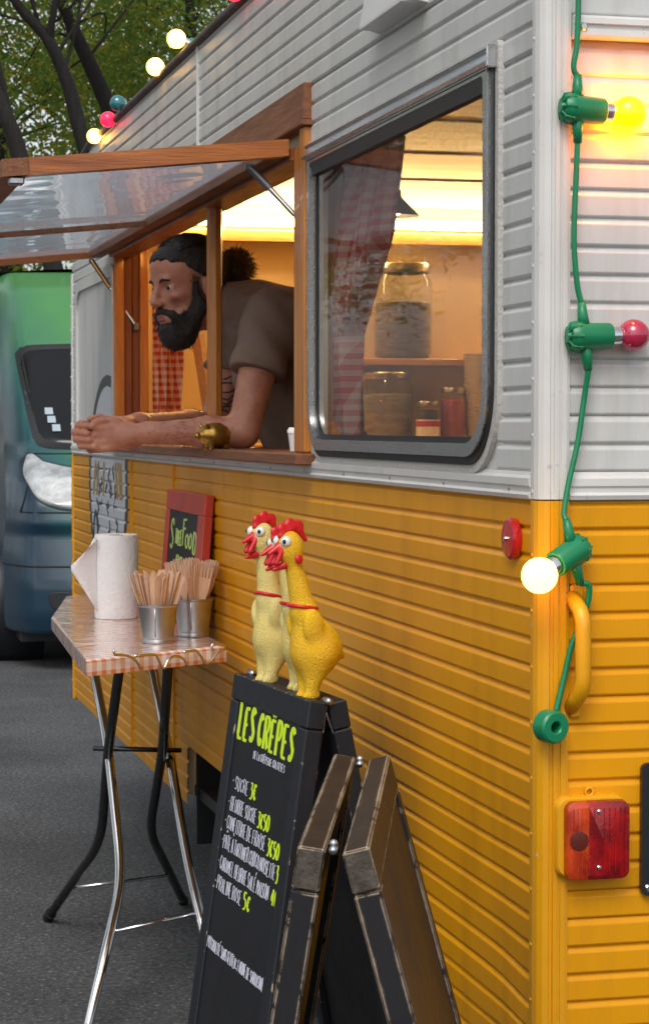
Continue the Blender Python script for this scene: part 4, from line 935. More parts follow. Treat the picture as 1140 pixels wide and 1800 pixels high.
# ------------------------------------------------------------------ rubber chickens on the menu board
def chicken(loc, yaw, tilt, c, c2, s_, label, roll=0.):
    t = thing('rubber_chicken', (0, 0, 0), label, 'toy chicken', 'rubber chickens on the menu board')
    SK = mat('chicken_rubber', c, .42, col2=c2, vscale=10, bump=.6, bscale=330, sub=.1); RD = mat('chicken_red', (.60, .012, .02), .35); WH = mat('toy_white', (.78, .78, .76), .25); BK = mat('toy_black', (.01, .01, .01), .2); OR = mat('toy_orange', (.62, .12, .01), .4)
    it = [(f_cap((.010, .011, .006), (-.008, .016, .07), .0095, .024), .012, '+'), (f_cap((.010, -.011, .006), (-.008, -.016, .07), .0095, .024), .012, '+'), (f_ell((-.016, 0, .082), (.046, .034, .048)), .02, '+'),
          (f_cap((-.012, 0, .085), (.002, 0, .150), .034, .0220), .02, '+'), (f_cap((.002, 0, .150), (.014, 0, .235), .0220, .0145), .012, '+'), (f_ell((.018, 0, .262), (.0245, .0215, .030)), .012, '+'), (f_cap((-.045, 0, .075), (-.066, 0, .062), .020, .006), .012, '+'),
          (f_ell((.002, .028, .125), (.020, .010, .030)), .006, '+'), (f_ell((.002, -.028, .125), (.020, .010, .030)), .006, '+'), (f_cap((.02, .011, .004), (.002, .012, .006), .006, .009), .006, '+'), (f_cap((.02, -.011, .004), (.002, -.012, .006), .006, .009), .006, '+')]
    o = sculpt_obj('body', solid(it), (-.09, -.06, -.02), (.07, .06, .31), .0032, SK, t)
    red = [(f_cap((.034, 0, .284), (.004, 0, .298), .0055, .006), 0, '+'), (f_ell((.030, 0, .296), (.009, .005, .010)), .005, '+'), (f_ell((.014, 0, .302), (.010, .005, .011)), .005, '+'), (f_ell((-.003, 0, .296), (.010, .005, .012)), .005, '+'), (f_cap((-.004, 0, .29), (-.014, 0, .272), .006, .004), .004, '+')]
    for q in (-1, 1): red += [(f_ell((.014, q * .0205, .243), (.008, .004, .0085)), 0, '+')]
    sculpt_obj('comb', solid(red), (-.03, -.03, .22), (.05, .03, .325), .002, RD, t)
    bk = [(f_cap((.036, 0, .268), (.060, 0, .257), .0085, .003), 0, '+'), (f_cap((.036, .008, .264), (.050, .006, .240), .0045, .0045), .004, '+'), (f_cap((.036, -.008, .264), (.050, -.006, .240), .0045, .0045), .004, '+'), (f_cap((.032, 0, .234), (.052, 0, .229), .0075, .0035), .005, '+')]
    sculpt_obj('beak', solid(bk), (.01, -.03, .20), (.08, .03, .30), .0018, RD, t)
    MB().lathe([(0, -.004), (.008, -.003), (.0095, 0), (.008, .003), (0, .004)], 14, Matrix.Translation((.040, 0, .250)) @ Matrix.Rotation(R(70), 4, 'Y'), False, False).build('mouth', OR, t, True)
    for q in (-1, 1):
        sp = [(.0098 * math.sin(a), -.0098 * math.cos(a)) for a in np.linspace(.01, math.pi - .01, 12)]
        e = MB().lathe(sp, 16, Matrix.Translation((.0315, q * .0125, .275)), False, False).build('eye', WH, t, True)
        MB().lathe([(r_ * .32, z * .42) for r_, z in sp], 12, Matrix.Translation((.0385, q * .0185, .276)), False, False).build('pupil', BK, e, True)
    MB().tube([(.003 + .0240 * math.cos(a), .0240 * math.sin(a), .158 + .006 * math.cos(a)) for a in np.linspace(0, 2 * math.pi, 25)[:-1]], .0034, 8, closed=True).build('collar', RD, t, True)
    t.location = loc; t.rotation_euler = (Matrix.Rotation(yaw, 4, 'Z') @ Matrix.Rotation(tilt, 4, 'Y') @ Matrix.Rotation(roll, 4, 'X')).to_euler(); t.scale = (s_,) * 3; return t
YL, PL, YD, PD = (.90, .55, .008), (.88, .74, .28), (.84, .45, .006), (.82, .62, .16)
hx_ = lambda t_: P1 - d1 * t_ - out1 * .030 + Vector((0, 0, -.004))
chicken(hx_(.350), math.pi + R(18), R(6), YL, YD, .95, 'bright yellow rubber chicken nearest the camera on the menu board')
chicken(hx_(.240) - out1 * .019, math.pi + R(12), R(5), PL, PD, .91, 'pale rubber chicken in the middle, head hidden behind the bright one')
chicken(hx_(.120), math.pi + R(24), R(0), PL, PD, .95, 'pale yellow rubber chicken farthest from the camera on the menu board')

# ------------------------------------------------------------------ things on the sill
GOLD = mat('gold_ceramic', (.48, .28, .06), .25, metal=.85, col2=(.36, .19, .035), vscale=30, bump=.15, bscale=60)
pg = thing('piggy_bank', (-.012, 2.215, 1.345), 'small shiny gold piggy bank standing on the wooden hatch sill', 'piggy bank')
gi = [(f_ell((0, 0, .034), (.039, .033, .031)), 0, '+'), (f_ell((-.030, 0, .034), (.018, .018, .018)), .01, '+'), (f_cap((-.044, 0, .032), (-.052, 0, .032), .009, .0085), .004, '+'), (f_cap((-.032, .012, .052), (-.036, .017, .062), .006, .003), .004, '+'), (f_cap((-.032, -.012, .052), (-.036, -.017, .062), .006, .003), .004, '+'), (f_cap((.038, 0, .036), (.046, .003, .042), .003, .002), .004, '+')]
for sx in (-.02, .022):
    for sy in (-.013, .013): gi.append((f_cap((sx, sy, .016), (sx, sy, .0045), .0085, .0075), .006, '+'))
gp = sculpt_obj('body', solid(gi), (-.07, -.045, -.01), (.06, .045, .08), .0022, GOLD, None); gp.parent = pg; pg.location = (-.032, 2.225, 1.3455); pg.rotation_euler = (0, 0, R(20)); pg.scale = (.95,) * 3
cc = thing('coffee_cup', (.045, 1.70, 1.345), 'white paper coffee cup with lid at the near end of the sill', 'cup')
MB().lathe([(0, 1.3455), (.016, 1.3455), (.021, 1.385), (.020, 1.385), (0, 1.385)], 24, Matrix.Translation((.045, 1.70, 0)), False, False).build('cup', LAB, cc, angle=40)
MB().lathe([(.0225, 1.384), (.0225, 1.390), (.020, 1.392), (.019, 1.396), (0, 1.395)], 24, Matrix.Translation((.045, 1.70, 0)), False, False).build('lid', PAP, cc, angle=40)
# ------------------------------------------------------------------ the man leaning out of the hatch
PS = thing('person', (.45, 2.55, .452), 'bearded person in brown t-shirt leaning on the hatch sill with clasped hands', 'person')
SKIN = mat('skin', (.56, .255, .150), .44, col2=(.40, .135, .085), vscale=22, vlo=.3, vhi=.75, bump=.18, bscale=240, sub=.12, rvar=.08, wear=(.34, .115, .075), wscale=55, wlo=.58, whi=.75)
SHIRT = mat('heather_brown_cotton', (.25, .165, .118), .9, col2=(.16, .105, .075), vscale=520, vlo=.3, vhi=.7, bump=.1, bscale=520)
HAIR = mat('dark_hair', (.012, .008, .006), .55, col2=(.022, .013, .008), vscale=40, stretch=(1, 1, 1), bump=.7, bscale=160)
BUNM = mat('brown_hair', (.12, .055, .02), .55, col2=(.03, .014, .007), vscale=60, bump=.6, bscale=150); TROU = mat('dark_trousers', (.02, .021, .025), .9)
fdir = Vector((-.905, -.43, -.15)).normalized(); upv = Vector((-.12, -.02, 1)); upv = (upv - fdir * upv.dot(fdir)).normalized(); ldir = upv.cross(fdir)
HO = Vector((-.024, 2.63, 1.745)); HS = .96
HM = Matrix(((fdir.x, ldir.x, upv.x, HO.x), (fdir.y, ldir.y, upv.y, HO.y), (fdir.z, ldir.z, upv.z, HO.z), (0, 0, 0, 1)))
RT = np.array(HM.to_3x3())
def hc(p): return np.array(HM @ (Vector(p) * HS))
def hcap(a, b, ra, rb): return f_cap(hc(a), hc(b), ra * HS, rb * HS)
def hell(c, r): return f_ell(hc(c), np.array(r) * HS, RT)
head = [(hell((-.014, 0, .045), (.100, .077, .086)), 0, '+'), (hell((.030, 0, -.025), (.066, .0565, .090)), .03, '+'), (hell((.042, 0, -.085), (.048, .046, .034)), .03, '+'), (hell((.045, 0, .062), (.048, .058, .045)), .03, '+'),
        (hcap((.086, -.030, .030), (.086, .030, .030), .010, .010), .014, '+'), (hell((.064, .040, -.014), (.024, .017, .014)), .016, '+'), (hell((.064, -.040, -.014), (.024, .017, .014)), .016, '+'), (hell((.084, .046, -.046), (.018, .012, .014)), .020, '-'), (hell((.084, -.046, -.046), (.018, .012, .014)), .020, '-'),
        (hcap((.092, 0, .026), (.116, 0, -.022), .0075, .0115), .010, '+'), (hcap((.104, .010, -.028), (.104, -.010, -.028), .0095, .0095), .007, '+'),
        (hell((.0985, .0325, .010), (.019, .0175, .0115)), .010, '-'), (hell((.0985, -.0325, .010), (.019, .0175, .0115)), .010, '-'),
        (hcap((.084, .031, .0165), (.079, .045, .011), .0050, .0042), .005, '+'), (hcap((.084, -.031, .0165), (.079, -.045, .011), .0050, .0042), .005, '+'), (hcap((.085, .031, .002), (.079, .044, .003), .0046, .004), .005, '+'), (hcap((.085, -.031, .002), (.079, -.044, .003), .0046, .004), .005, '+'),
        (hcap((.093, .016, -.060), (.093, -.016, -.060), .0065, .0065), .008, '+'), (hcap((.092, .014, -.071), (.092, -.014, -.071), .0075, .0075), .008, '+'),
        (hell((-.006, .079, -.002), (.017, .009, .030)), .006, '+'), (hell((-.006, -.079, -.002), (.017, .009, .030)), .006, '+')]
SHN, SHF = np.array((.135, 2.385, 1.665)), np.array((.16, 2.80, 1.665)); NB = np.array((.125, 2.60, 1.690)); CH = np.array((.215, 2.60, 1.585)); PEL = np.array((.345, 2.65, 1.25))
EN, WN = np.array((.052, 2.315, 1.385)), np.array((-.162, 2.405, 1.383)); EF, WF = np.array((.065, 2.76, 1.400)), np.array((-.170, 2.500, 1.405))
torso = [(f_cap(CH, PEL, .122, .112), .05, '+'), (f_cap(SHN + (.035, .03, -.02), SHF + (.035, -.03, -.02), .070, .070), .06, '+'), (f_cap(NB + (.04, 0, -.025), CH, .075, .12), .06, '+'), (f_ell(PEL, (.125, .165, .13)), .06, '+'), (f_cap(NB + (.045, 0, -.02), SHN + (.035, .02, -.01), .050, .060), .04, '+'), (f_cap(NB + (.045, 0, -.02), SHF + (.035, -.02, -.01), .050, .060), .04, '+')]
neck = [(f_cap(hc((-.030, 0, -.055)), NB, .054, .062), .035, '+')]
armN = [(f_cap(SHN, EN, .054, .037), .03, '+'), (f_cap(EN, EN + (WN - EN) * .35, .0365, .0365), .02, '+'), (f_cap(EN + (WN - EN) * .35, WN, .0365, .0245), .02, '+')]
armF = [(f_cap(SHF, EF, .054, .037), .03, '+'), (f_cap(EF, EF + (WF - EF) * .35, .0365, .0365), .02, '+'), (f_cap(EF + (WF - EF) * .35, WF, .0365, .0245), .02, '+')]
legs = []
for sy in (-1, 1):
    k = np.array((.40, 2.64 + sy * .10, .90)); legs += [(f_cap(PEL + (.02, sy * .085, -.04), k, .092, .062), .05, '+'), (f_cap(k, k + (.03, 0, -.38), .060, .044), .03, '+'), (f_cap(k + (.03, 0, -.405), k + (-.10, sy * .01, -.415), .036, .030), .02, '+')]
# hands: local frame a = away along the forearms (out of the hatch), b = up, c = towards the rear of the caravan
H0 = np.array((-.247, 2.44, 1.373)); ea = np.array((-.972, .236, 0)); eb = np.array((.0, .0, 1.)); ec = np.array((-.236, -.972, 0))
hl = lambda a, b, c: H0 + ea * a + eb * b + ec * c
def chain(pts, r0, r1, k=.004): return [(f_cap(p, q, r0 + (r1 - r0) * i / (len(pts) - 1), r0 + (r1 - r0) * (i + 1) / (len(pts) - 1)), k if i else .007, '+') for i, (p, q) in enumerate(zip(pts, pts[1:]))]
hands = [(f_cap(WN, hl(-.030, .000, .010), .0240, .0255), .015, '+'), (f_cap(hl(-.050, .012, .006), hl(-.006, .017, .012), .020, .0165), .012, '+'), (f_cap(hl(-.050, -.008, .006), hl(-.008, -.018, .010), .021, .0165), .012, '+'), (f_cap(hl(-.03, .0, .008), hl(-.006, .0, .012), .024, .018), .012, '+'),
         (f_cap(WF, hl(-.010, .022, -.030), .0260, .0240), .015, '+'), (f_cap(hl(-.035, .026, -.032), hl(.030, .020, -.030), .022, .020), .012, '+'), (f_cap(hl(-.02, .0, -.030), hl(.030, -.010, -.030), .022, .020), .012, '+')]
for b, ln in ((.022, .046), (.006, .052), (-.011, .050), (-.027, .040)):     # near hand closes round the far one
    hands += chain([hl(-.004, b, .016), hl(ln * .72, b - .003, .017), hl(ln + .012, b - .006, -.004), hl(ln + .006, b - .006, -.026)], .0092, .0078)
for b, ln in ((.030, .078), (.013, .088), (-.004, .084), (-.020, .072)):     # far fingers come over the front, between them
    hands += chain([hl(.040, b, -.026), hl(ln, b + .001, -.016), hl(ln + .002, b - .002, .008), hl(ln - .034, b - .005, .024)], .0092, .0078)
hands += chain([hl(-.040, .024, .004), hl(-.012, .040, .010), hl(.022, .039, .016), hl(.040, .034, .019)], .0115, .0088)      # near thumb
hands += chain([hl(-.006, .036, -.030), hl(.028, .046, -.018), hl(.052, .043, .000)], .0110, .0085)                          # far thumb
body = solid(neck + head + armN + armF + hands + [(lambda P, g=g: g(P) + .006, k, op) for g, k, op in torso] + legs)
# the near and far fingers must not fuse with the forearms, so the order above keeps blends small
sculpt_obj('body', body, (-.42, 2.18, .46), (.86, 3.02, 1.93), .0046, SKIN, PS, relax=1)
# trousers
sculpt_obj('trousers', solid([(lambda P, g=g: g(P) - .010, k, op) for g, k, op in legs[:2] + legs[3:5]] + [(lambda P: np.maximum(f_ell(PEL, (.143, .183, .145))(P), P[:, 2] - 1.33), .02, '+')]), (.3, 2.2, .47), (.95, 2.95, 1.50), .012, TROU, PS)
# t-shirt: torso and short sleeves, standing a little off the skin
def sleeve(s, e, t): s, e = np.array(s), np.array(e); return f_cap(s, s + (e - s) * t, .066, .061)
def cutend(s, e, t):
    s, e = np.array(s), np.array(e); d = (e - s) / np.linalg.norm(e - s); p = s + (e - s) * t; return p, d
pN, dN = cutend(SHN, EN, .40); pF, dF = cutend(SHF, EF, .40)
def sl_(s, e, t):
    g = f_cap(s, e, .067, .068); p, d = cutend(s, e, t); return lambda P: np.maximum(g(P) + folds(P) * .8, (P - p) @ d)
def folds(P): return .0075 * np.sin(P[:, 0] * 62 + P[:, 2] * 55 + 2 * np.sin(P[:, 1] * 13)) * np.sin(P[:, 1] * 14 + P[:, 0] * 10) + .003 * np.sin(P[:, 2] * 62 + P[:, 0] * 44 + P[:, 1] * 18)
shirt_items = [(lambda P, g=g: g(P) - .0125 + folds(P), k, op) for g, k, op in torso] + [(sl_(SHN, EN, .50), .018, '+'), (sl_(SHF, EF, .50), .018, '+')]
ncut = f_cap(hc((-.030, 0, -.055)), NB * .62 + hc((-.030, 0, -.055)) * .38, .060, .062)
hb = hc((-.030, 0, -.055)); dnk = (NB - hb) / np.linalg.norm(NB - hb); gcol = f_cap(hb, NB + (.02, 0, 0), .060, .080); pcol = hb + (NB - hb) * .50
shirt_items += [(lambda P: np.maximum(gcol(P), -(P - pcol) @ dnk), .012, '+'), (lambda P: P[:, 2] - 1.29, .0, '-')]
sculpt_obj('t_shirt', solid(shirt_items), (-.08, 2.2, 1.24), (.86, 3.0, 1.86), .0055, SHIRT, PS, relax=2)
# hair, tied back, and full beard (grown from the head shape)
def hloc(P): return ((P - np.array(HO)) @ RT) / HS
def n3(q, s_): return np.sin(q[:, 0] * s_ + 1.3 * np.sin(q[:, 1] * s_ * .7)) * np.sin(q[:, 1] * s_ * 1.1 + 1.1 * np.sin(q[:, 2] * s_ * .8)) * np.sin(q[:, 2] * s_ * .9 + q[:, 0] * s_ * .3)
def hairf(P):
    q = hloc(P); d = np.minimum(f_ell((-.014, 0, .045), (.108, .0835, .094))(q), f_ell((.040, 0, .070), (.058, .066, .050))(q)); line = .022 + .66 * q[:, 0] + .10 * np.abs(q[:, 1]) + .004 * np.sin(q[:, 1] * 220)
    return np.maximum(d * HS, (line - q[:, 2]) * .75) + .0018 * n3(q, 160)
tail = [(hcap((-.085, 0, .045), (-.125, 0, .045), .036, .032), .02, '+'), (hell((-.158, 0, .040), (.050, .048, .050)), .015, '+')]
side = [(hcap((.016, q * .070, .020), (.024, q * .067, -.040), .010, .014), .010, '+') for q in (-1, 1)]
sculpt_obj('hair', solid([(hairf, 0, '+'), (hcap((-.06, 0, .05), (-.10, 0, .045), .055, .035), .03, '+')] + tail[:1]), (-.2, 2.4, 1.60), (.25, 2.85, 1.95), .0034, HAIR, PS, relax=1)
bn = sculpt_obj('hair_bun', solid([(lambda P: tail[1][0](P) + .003 * n3(hloc(P), 120), 0, '+')]), (.0, 2.5, 1.60), (.28, 2.88, 1.95), .0034, BUNM, PS)
beard = [(hell((.046, 0, -.098), (.052, .052, .052)), 0, '+'), (hell((.058, 0, -.120), (.042, .040, .034)), .02, '+'), (hcap((.014, .056, -.048), (.046, .036, -.095), .025, .029), .02, '+'), (hcap((.014, -.056, -.048), (.046, -.036, -.095), .025, .029), .02, '+'),
         (hcap((.024, .067, .010), (.020, .062, -.055), .0075, .014), .01, '+'), (hcap((.024, -.067, .010), (.020, -.062, -.055), .0075, .014), .01, '+'), (hcap((.100, .000, -.046), (.086, .034, -.060), .0085, .0085), .006, '+'), (hcap((.100, .000, -.046), (.086, -.034, -.060), .0085, .0085), .006, '+'),
         (hcap((.086, .034, -.060), (.070, .040, -.085), .0095, .012), .01, '+'), (hcap((.086, -.034, -.060), (.070, -.040, -.085), .0095, .012), .01, '+'), (hell((.078, 0, -.098), (.022, .026, .018)), .012, '+')]
sculpt_obj('beard', solid([(lambda P, g=g: g(P) + .0020 * n3(hloc(P), 170), k, op) for g, k, op in beard]), (-.2, 2.4, 1.52), (.15, 2.85, 1.85), .0034, HAIR, PS, relax=1)
# loose strands: fuzz on the bun, beard and crown
def strands(name, pts, m, r=.0006):
    mb = MB()
    for P in pts: mb.tube(P, [r, r * .8, r * .3], 3, caps=False)
    return mb.build(name, m, PS)
st = []
for k in range(900):
    a, b = random.uniform(0, 2 * math.pi), math.acos(random.uniform(-1, 1)); d = Vector((math.sin(b) * math.cos(a), math.sin(b) * math.sin(a), math.cos(b)))
    c = Vector((-.158, 0, .040)); p = c + Vector((d.x * .049, d.y * .047, d.z * .049)); q = p + d * random.uniform(.004, .016) + Vector((-.006, random.uniform(-.008, .008), random.uniform(-.012, .004)))
    st.append([HM @ (p * HS), HM @ ((p + (q - p) * .5 + d * .003) * HS), HM @ (q * HS)])
strands('bun_strands', st, BUNM, .0009)
st = []
for k in range(900):
    a = random.uniform(-1.9, 1.9); v = random.random(); z = -.055 - .095 * v; rr = np.interp(v, [0, .4, .8, 1], [.060, .056, .044, .024])
    if abs(a) < .62 and z > -.090: continue
    p = Vector((.046 + rr * math.cos(a) * .95, rr * math.sin(a), z)); d = Vector((math.cos(a) * .5, math.sin(a) * .5, -.9)).normalized(); q = p + d * random.uniform(.006, .018) + Vector((random.uniform(-.004, .004), random.uniform(-.004, .004), 0))
    st.append([HM @ (p * HS), HM @ ((p.lerp(q, .5) + Vector((math.cos(a), math.sin(a), 0)) * .001) * HS), HM @ (q * HS)])
strands('beard_strands', st, HAIR, .0009)
st = []
for k in range(500):
    y = random.uniform(-.07, .07); x = random.uniform(-.02, .075); z = .045 + .094 * math.sqrt(max(0, 1 - ((x + .014) / .108) ** 2 - (y / .0835) ** 2))
    if z < .03 + .66 * x + .1 * abs(y): continue
    p = Vector((x, y, z)); q = p + Vector((-.05, -y * .15, -.004)); q.z = .0458 + .0945 * math.sqrt(max(0, 1 - ((q.x + .014) / .108) ** 2 - (q.y / .0835) ** 2))
    st.append([HM @ (p * HS), HM @ ((p.lerp(q, .5) + Vector((0, 0, .002))) * HS), HM @ (q * HS)])
strands('hair_strands', st, HAIR, .0012)
# hairs rooted on the real head surface: cheeks, jaw line, temples; and fine hair on the forearms
HAIR2 = mat('hair_sheen', (.030, .018, .011), .35)
hs_ = solid(head); fs_ = solid(armN[1:] + armF[1:])
def rooted(f, P, it=6):
    for _ in range(it):
        e = .0015; g_ = np.stack([f(P + np.eye(3)[i] * e) - f(P - np.eye(3)[i] * e) for i in range(3)], 1) / (2 * e); g_ /= np.linalg.norm(g_, axis=1)[:, None] + 1e-9; P = P - g_ * f(P)[:, None]
    return P, g_
pts = []
for k in range(2600):
    q = random.choice((-1, 1)); t_ = random.random(); a_ = np.array((.022, .070, .030)); b_ = np.array((.026, .066, -.060)); c_ = np.array((.080, .040, -.070))
    p = a_ + (b_ - a_) * min(1, t_ * 2) if t_ < .5 else b_ + (c_ - b_) * (t_ - .5) * 2
    p = p + rng.normal(size=3) * (.007, .004, .008); p[1] *= q; pts.append(hc(p))
P_, Nn = rooted(hs_, np.array(pts)); dnv = np.array(HM.to_3x3() @ Vector((.25, 0, -1))); st1 = []; st2 = []
for p, n_ in zip(P_, Nn):
    ln = random.uniform(.004, .011); d_ = dnv * .8 + n_ * .45 + rng.normal(size=3) * .25; d_ /= np.linalg.norm(d_); (st1 if random.random() < .7 else st2).append([p, p + d_ * ln * .5 + n_ * .0006, p + d_ * ln])
strands('cheek_hair', st1, HAIR, .0005); strands('cheek_hair', st2, HAIR2, .0005)
pts = [HM @ (Vector((x, y, .045 + .09)) * HS) for x, y in zip(rng.uniform(-.10, .085, 2600), rng.uniform(-.085, .085, 2600))]
hf_ = lambda P: f_ell((-.014, 0, .045), (.110, .0850, .0955))(hloc(P)) * HS
P_, Nn = rooted(hf_, np.array([tuple(p) for p in pts])); Q = hloc(P_); bk = np.array(HM.to_3x3() @ Vector((-1, 0, .05))); st1 = []
for p, n_, q in zip(P_, Nn, Q):
    if q[2] < .030 + .66 * q[0] + .10 * abs(q[1]): continue
    d_ = bk - n_ * (bk @ n_) + rng.normal(size=3) * .10; d_ /= np.linalg.norm(d_) + 1e-9; ln = random.uniform(.02, .045); st1.append([p, p + d_ * ln * .5 + n_ * .0015, p + d_ * ln - n_ * ln * .22])
strands('combed_hair', st1[::2], HAIR2, .0007); strands('combed_hair', st1[1::2], HAIR, .0008)
pts = []
for k in range(900):
    s0, s1 = ((EN, WN), (EF, WF))[k % 2]; c_ = s0 + (s1 - s0) * random.uniform(.1, .95); d_ = rng.normal(size=3); pts.append(c_ + d_ / np.linalg.norm(d_) * .034)
P_, Nn = rooted(fs_, np.array(pts)); st1 = []
for k, (p, n_) in enumerate(zip(P_, Nn)):
    ax_ = ((WN - EN), (WF - EF))[k % 2]; d_ = ax_ / np.linalg.norm(ax_) * .8 + n_ * .5 + rng.normal(size=3) * .3; d_ /= np.linalg.norm(d_); st1.append([p, p + d_ * .005, p + d_ * .011 - n_ * .001])
strands('forearm_hair', st1, BUNM, .00035)
NAIL = mat('finger_nail', (.56, .29, .21), .3)
for (a, b, c, r_) in ((.043, .035, .0255, .0052), (.046, .0275, .0295, .0042), (.057, .0105, .0295, .0042)):
    c0 = hl(a, b, c - .002); mb = MB().lathe([(r_ * math.sin(t_), -r_ * .45 * math.cos(t_)) for t_ in np.linspace(.05, math.pi - .05, 8)], 12, axisM(Vector(c0), Vector(ec + eb * .25)), False, False); mb.build('nail', NAIL, PS, True)
# brows, eyes
EYEW = mat('eye_white', (.50, .45, .41), .25); IRIS = mat('iris', (.012, .008, .006), .25)
for q in (-1, 1):
    sp = [(.0122 * HS * math.sin(a), -.0122 * HS * math.cos(a)) for a in np.linspace(.01, math.pi - .01, 14)]
    c = HM @ (Vector((.0775, q * .0325, .009)) * HS)
    e = MB().lathe(sp, 18, Matrix.Translation(c), False, False).build('eye', EYEW, PS, True)
    ic = HM @ (Vector((.0775 + .0088, q * .0325 + .002, .0095)) * HS); MB().lathe([(r_ * .50, z * .50) for r_, z in sp], 14, Matrix.Translation(ic), False, False).build('iris', IRIS, e, True)
    MB().tube([HM @ (Vector(p) * HS) for p in ((.0955, q * .012, .026), (.0965, q * .026, .0325), (.088, q * .046, .0285))], [.0036, .0042, .0022], 6).build('eyebrow', HAIR, PS, True)
LIP = mat('lips', (.30, .095, .075), .45)
sculpt_obj('lips', solid([(hcap((.0975, .013, -.0625), (.0985, -.013, -.0625), .0048, .0048), 0, '+'), (hcap((.0965, .012, -.0705), (.0975, -.012, -.0705), .0056, .0056), .002, '+')]), tuple(HO + Vector((-.14, -.1, -.12))), tuple(HO + Vector((-.03, .06, -.03))), .0022, LIP, PS)
# dark tattoo on the far forearm
TAT = mat('tattoo_ink', (.03, .035, .04), .6); mb = MB()
for k in range(7):
    t_ = .55 + .055 * k; c = SHF + (EF - SHF) * t_; mb.tube([c + np.array((-.020, -.043 + .004 * t_, .006 * math.sin(k * 2))), c + np.array((.004, -.0475 + .006 * t_, .010 * math.cos(k))), c + np.array((.02, -.043 + .004 * t_, .004))], .0022, 5)
mb.build('tattoo', TAT, PS)
# ------------------------------------------------------------------ van parked behind
VAN = thing('parked_van', (1.25, 12.0, 0), 'teal to green panel van parked facing the camera behind the caravan', 'van')
def vanpaint():
    m = bpy.data.materials.new('van_paint'); m.use_nodes = True; N = m.node_tree.nodes; L = m.node_tree.links; p = N['Principled BSDF']; p.inputs['Roughness'].default_value = .28; p.inputs['Coat Weight'].default_value = .3
    tc = N.new('ShaderNodeTexCoord'); sp = N.new('ShaderNodeSeparateXYZ'); L.new(tc.outputs['Object'], sp.inputs[0])
    n = N.new('ShaderNodeTexNoise'); n.inputs['Scale'].default_value = 1.6; n.inputs['Detail'].default_value = 2; L.new(tc.outputs['Object'], n.inputs['Vector'])
    def mth(op, a, b):
        q = N.new('ShaderNodeMath'); q.operation = op
        for i, v in enumerate((a, b)):
            if isinstance(v, (int, float)): q.inputs[i].default_value = v
            else: L.new(v, q.inputs[i])
        return q.outputs[0]
    # wrap print: blue green at the low outer edge to bright green inwards and upwards
    v = mth('ADD', mth('ADD', mth('MULTIPLY', mth('ADD', sp.outputs['X'], 1.02), 1.5), mth('MULTIPLY', mth('SUBTRACT', sp.outputs['Z'], 1.35), .42)), mth('MULTIPLY', mth('SUBTRACT', n.outputs['Fac'], .5), .7))
    cr = N.new('ShaderNodeValToRGB'); L.new(v, cr.inputs[0]); e = cr.color_ramp.elements
    e[0].position = 0.; e[0].color = (.008, .032, .058, 1); e[1].position = .85; e[1].color = (.065, .24, .07, 1); k = cr.color_ramp.elements.new(.3); k.color = (.018, .10, .10, 1)
    L.new(cr.outputs[0], p.inputs['Base Color']); return m
VP_ = vanpaint(); VX = 1.22; VHW = 1.03
prof = [(9.62, .20, .97), (9.46, .22, .99), (9.43, .32, 1.), (9.43, .50, 1.), (9.47, .66, 1.), (9.50, .78, .99), (9.47, .84, .985), (9.50, .95, .98), (9.60, 1.10, .975), (9.78, 1.22, .965), (9.93, 1.28, .955), (10.10, 1.45, .945), (10.30, 1.66, .935), (10.52, 1.90, .925), (10.72, 2.08, .92), (11.0, 2.26, .91), (11.5, 2.40, .90)]
def vbase(u, v):
    """u along the nose profile, v across (0..1)"""
    t = min(max(u, 0.), 1.) * (len(prof) - 1); i = min(int(t), len(prof) - 2); f = t - i; a, b = prof[i], prof[i + 1]; y = a[0] + (b[0] - a[0]) * f; z = a[1] + (b[1] - a[1]) * f; w_ = a[2] + (b[2] - a[2]) * f
    s_ = 2 * v - 1; c = abs(s_); bow = .20 * c ** 3 + .30 * max(0, c - .86) ** 2 / .0196
    return Vector((VX + VHW * w_ * s_, y + bow, z))
def vsurf(u, v, o=0.):
    p = vbase(u, v)
    if o:
        n = (vbase(u, v + .004) - vbase(u, v - .004)).cross(vbase(u + .012, v) - vbase(u - .012, v)).normalized(); p = p + n * (o if n.y < 0 else -o)
    return tuple(p)
MB().grid(lambda u, v: vsurf(u, v), 64, 200).build('body_front', VP_, VAN, True)
def vside(sg):
    def f(u, v):
        t = v * (len(prof) - 1); i = min(int(t), len(prof) - 2); q = t - i; a, b = prof[i], prof[i + 1]; z = a[1] + (b[1] - a[1]) * q; w_ = a[2] + (b[2] - a[2]) * q; y0 = a[0] + (b[0] - a[0]) * q + .50
        return (VX + sg * VHW * w_, y0 + (14.8 - y0) * u, z)
    return f
for sg in (-1, 1): fixnormals(MB().grid(vside(sg), 12, 32).build('body_side', VP_, VAN, True))
MB().grid(lambda u, v: (VX + VHW * .90 * (2 * v - 1), 11.5 + .2 * abs(2 * v - 1) ** 3 + u * 3.3, 2.40 + .03 * (1 - (2 * v - 1) ** 2)), 6, 12).build('roof', VP_, VAN, True)
MB().box((VX - .92, 14.78, .3), (VX + .92, 14.80, 2.4)).build('rear_doors', VP_, VAN)
STK = mat('windscreen_paper', (.36, .44, .48), .5)
SCREEN = mat('windscreen', (.006, .007, .008), .05, spec=.35)
def dense(poly, n=110):
    P = np.array(poly + [poly[0]]); d = np.r_[0, np.cumsum(np.linalg.norm(np.diff(P, axis=0), axis=1))]; t = np.linspace(0, d[-1], n + 1)[:-1]
    return [(float(np.interp(q, d, P[:, 0])), float(np.interp(q, d, P[:, 1]))) for q in t]
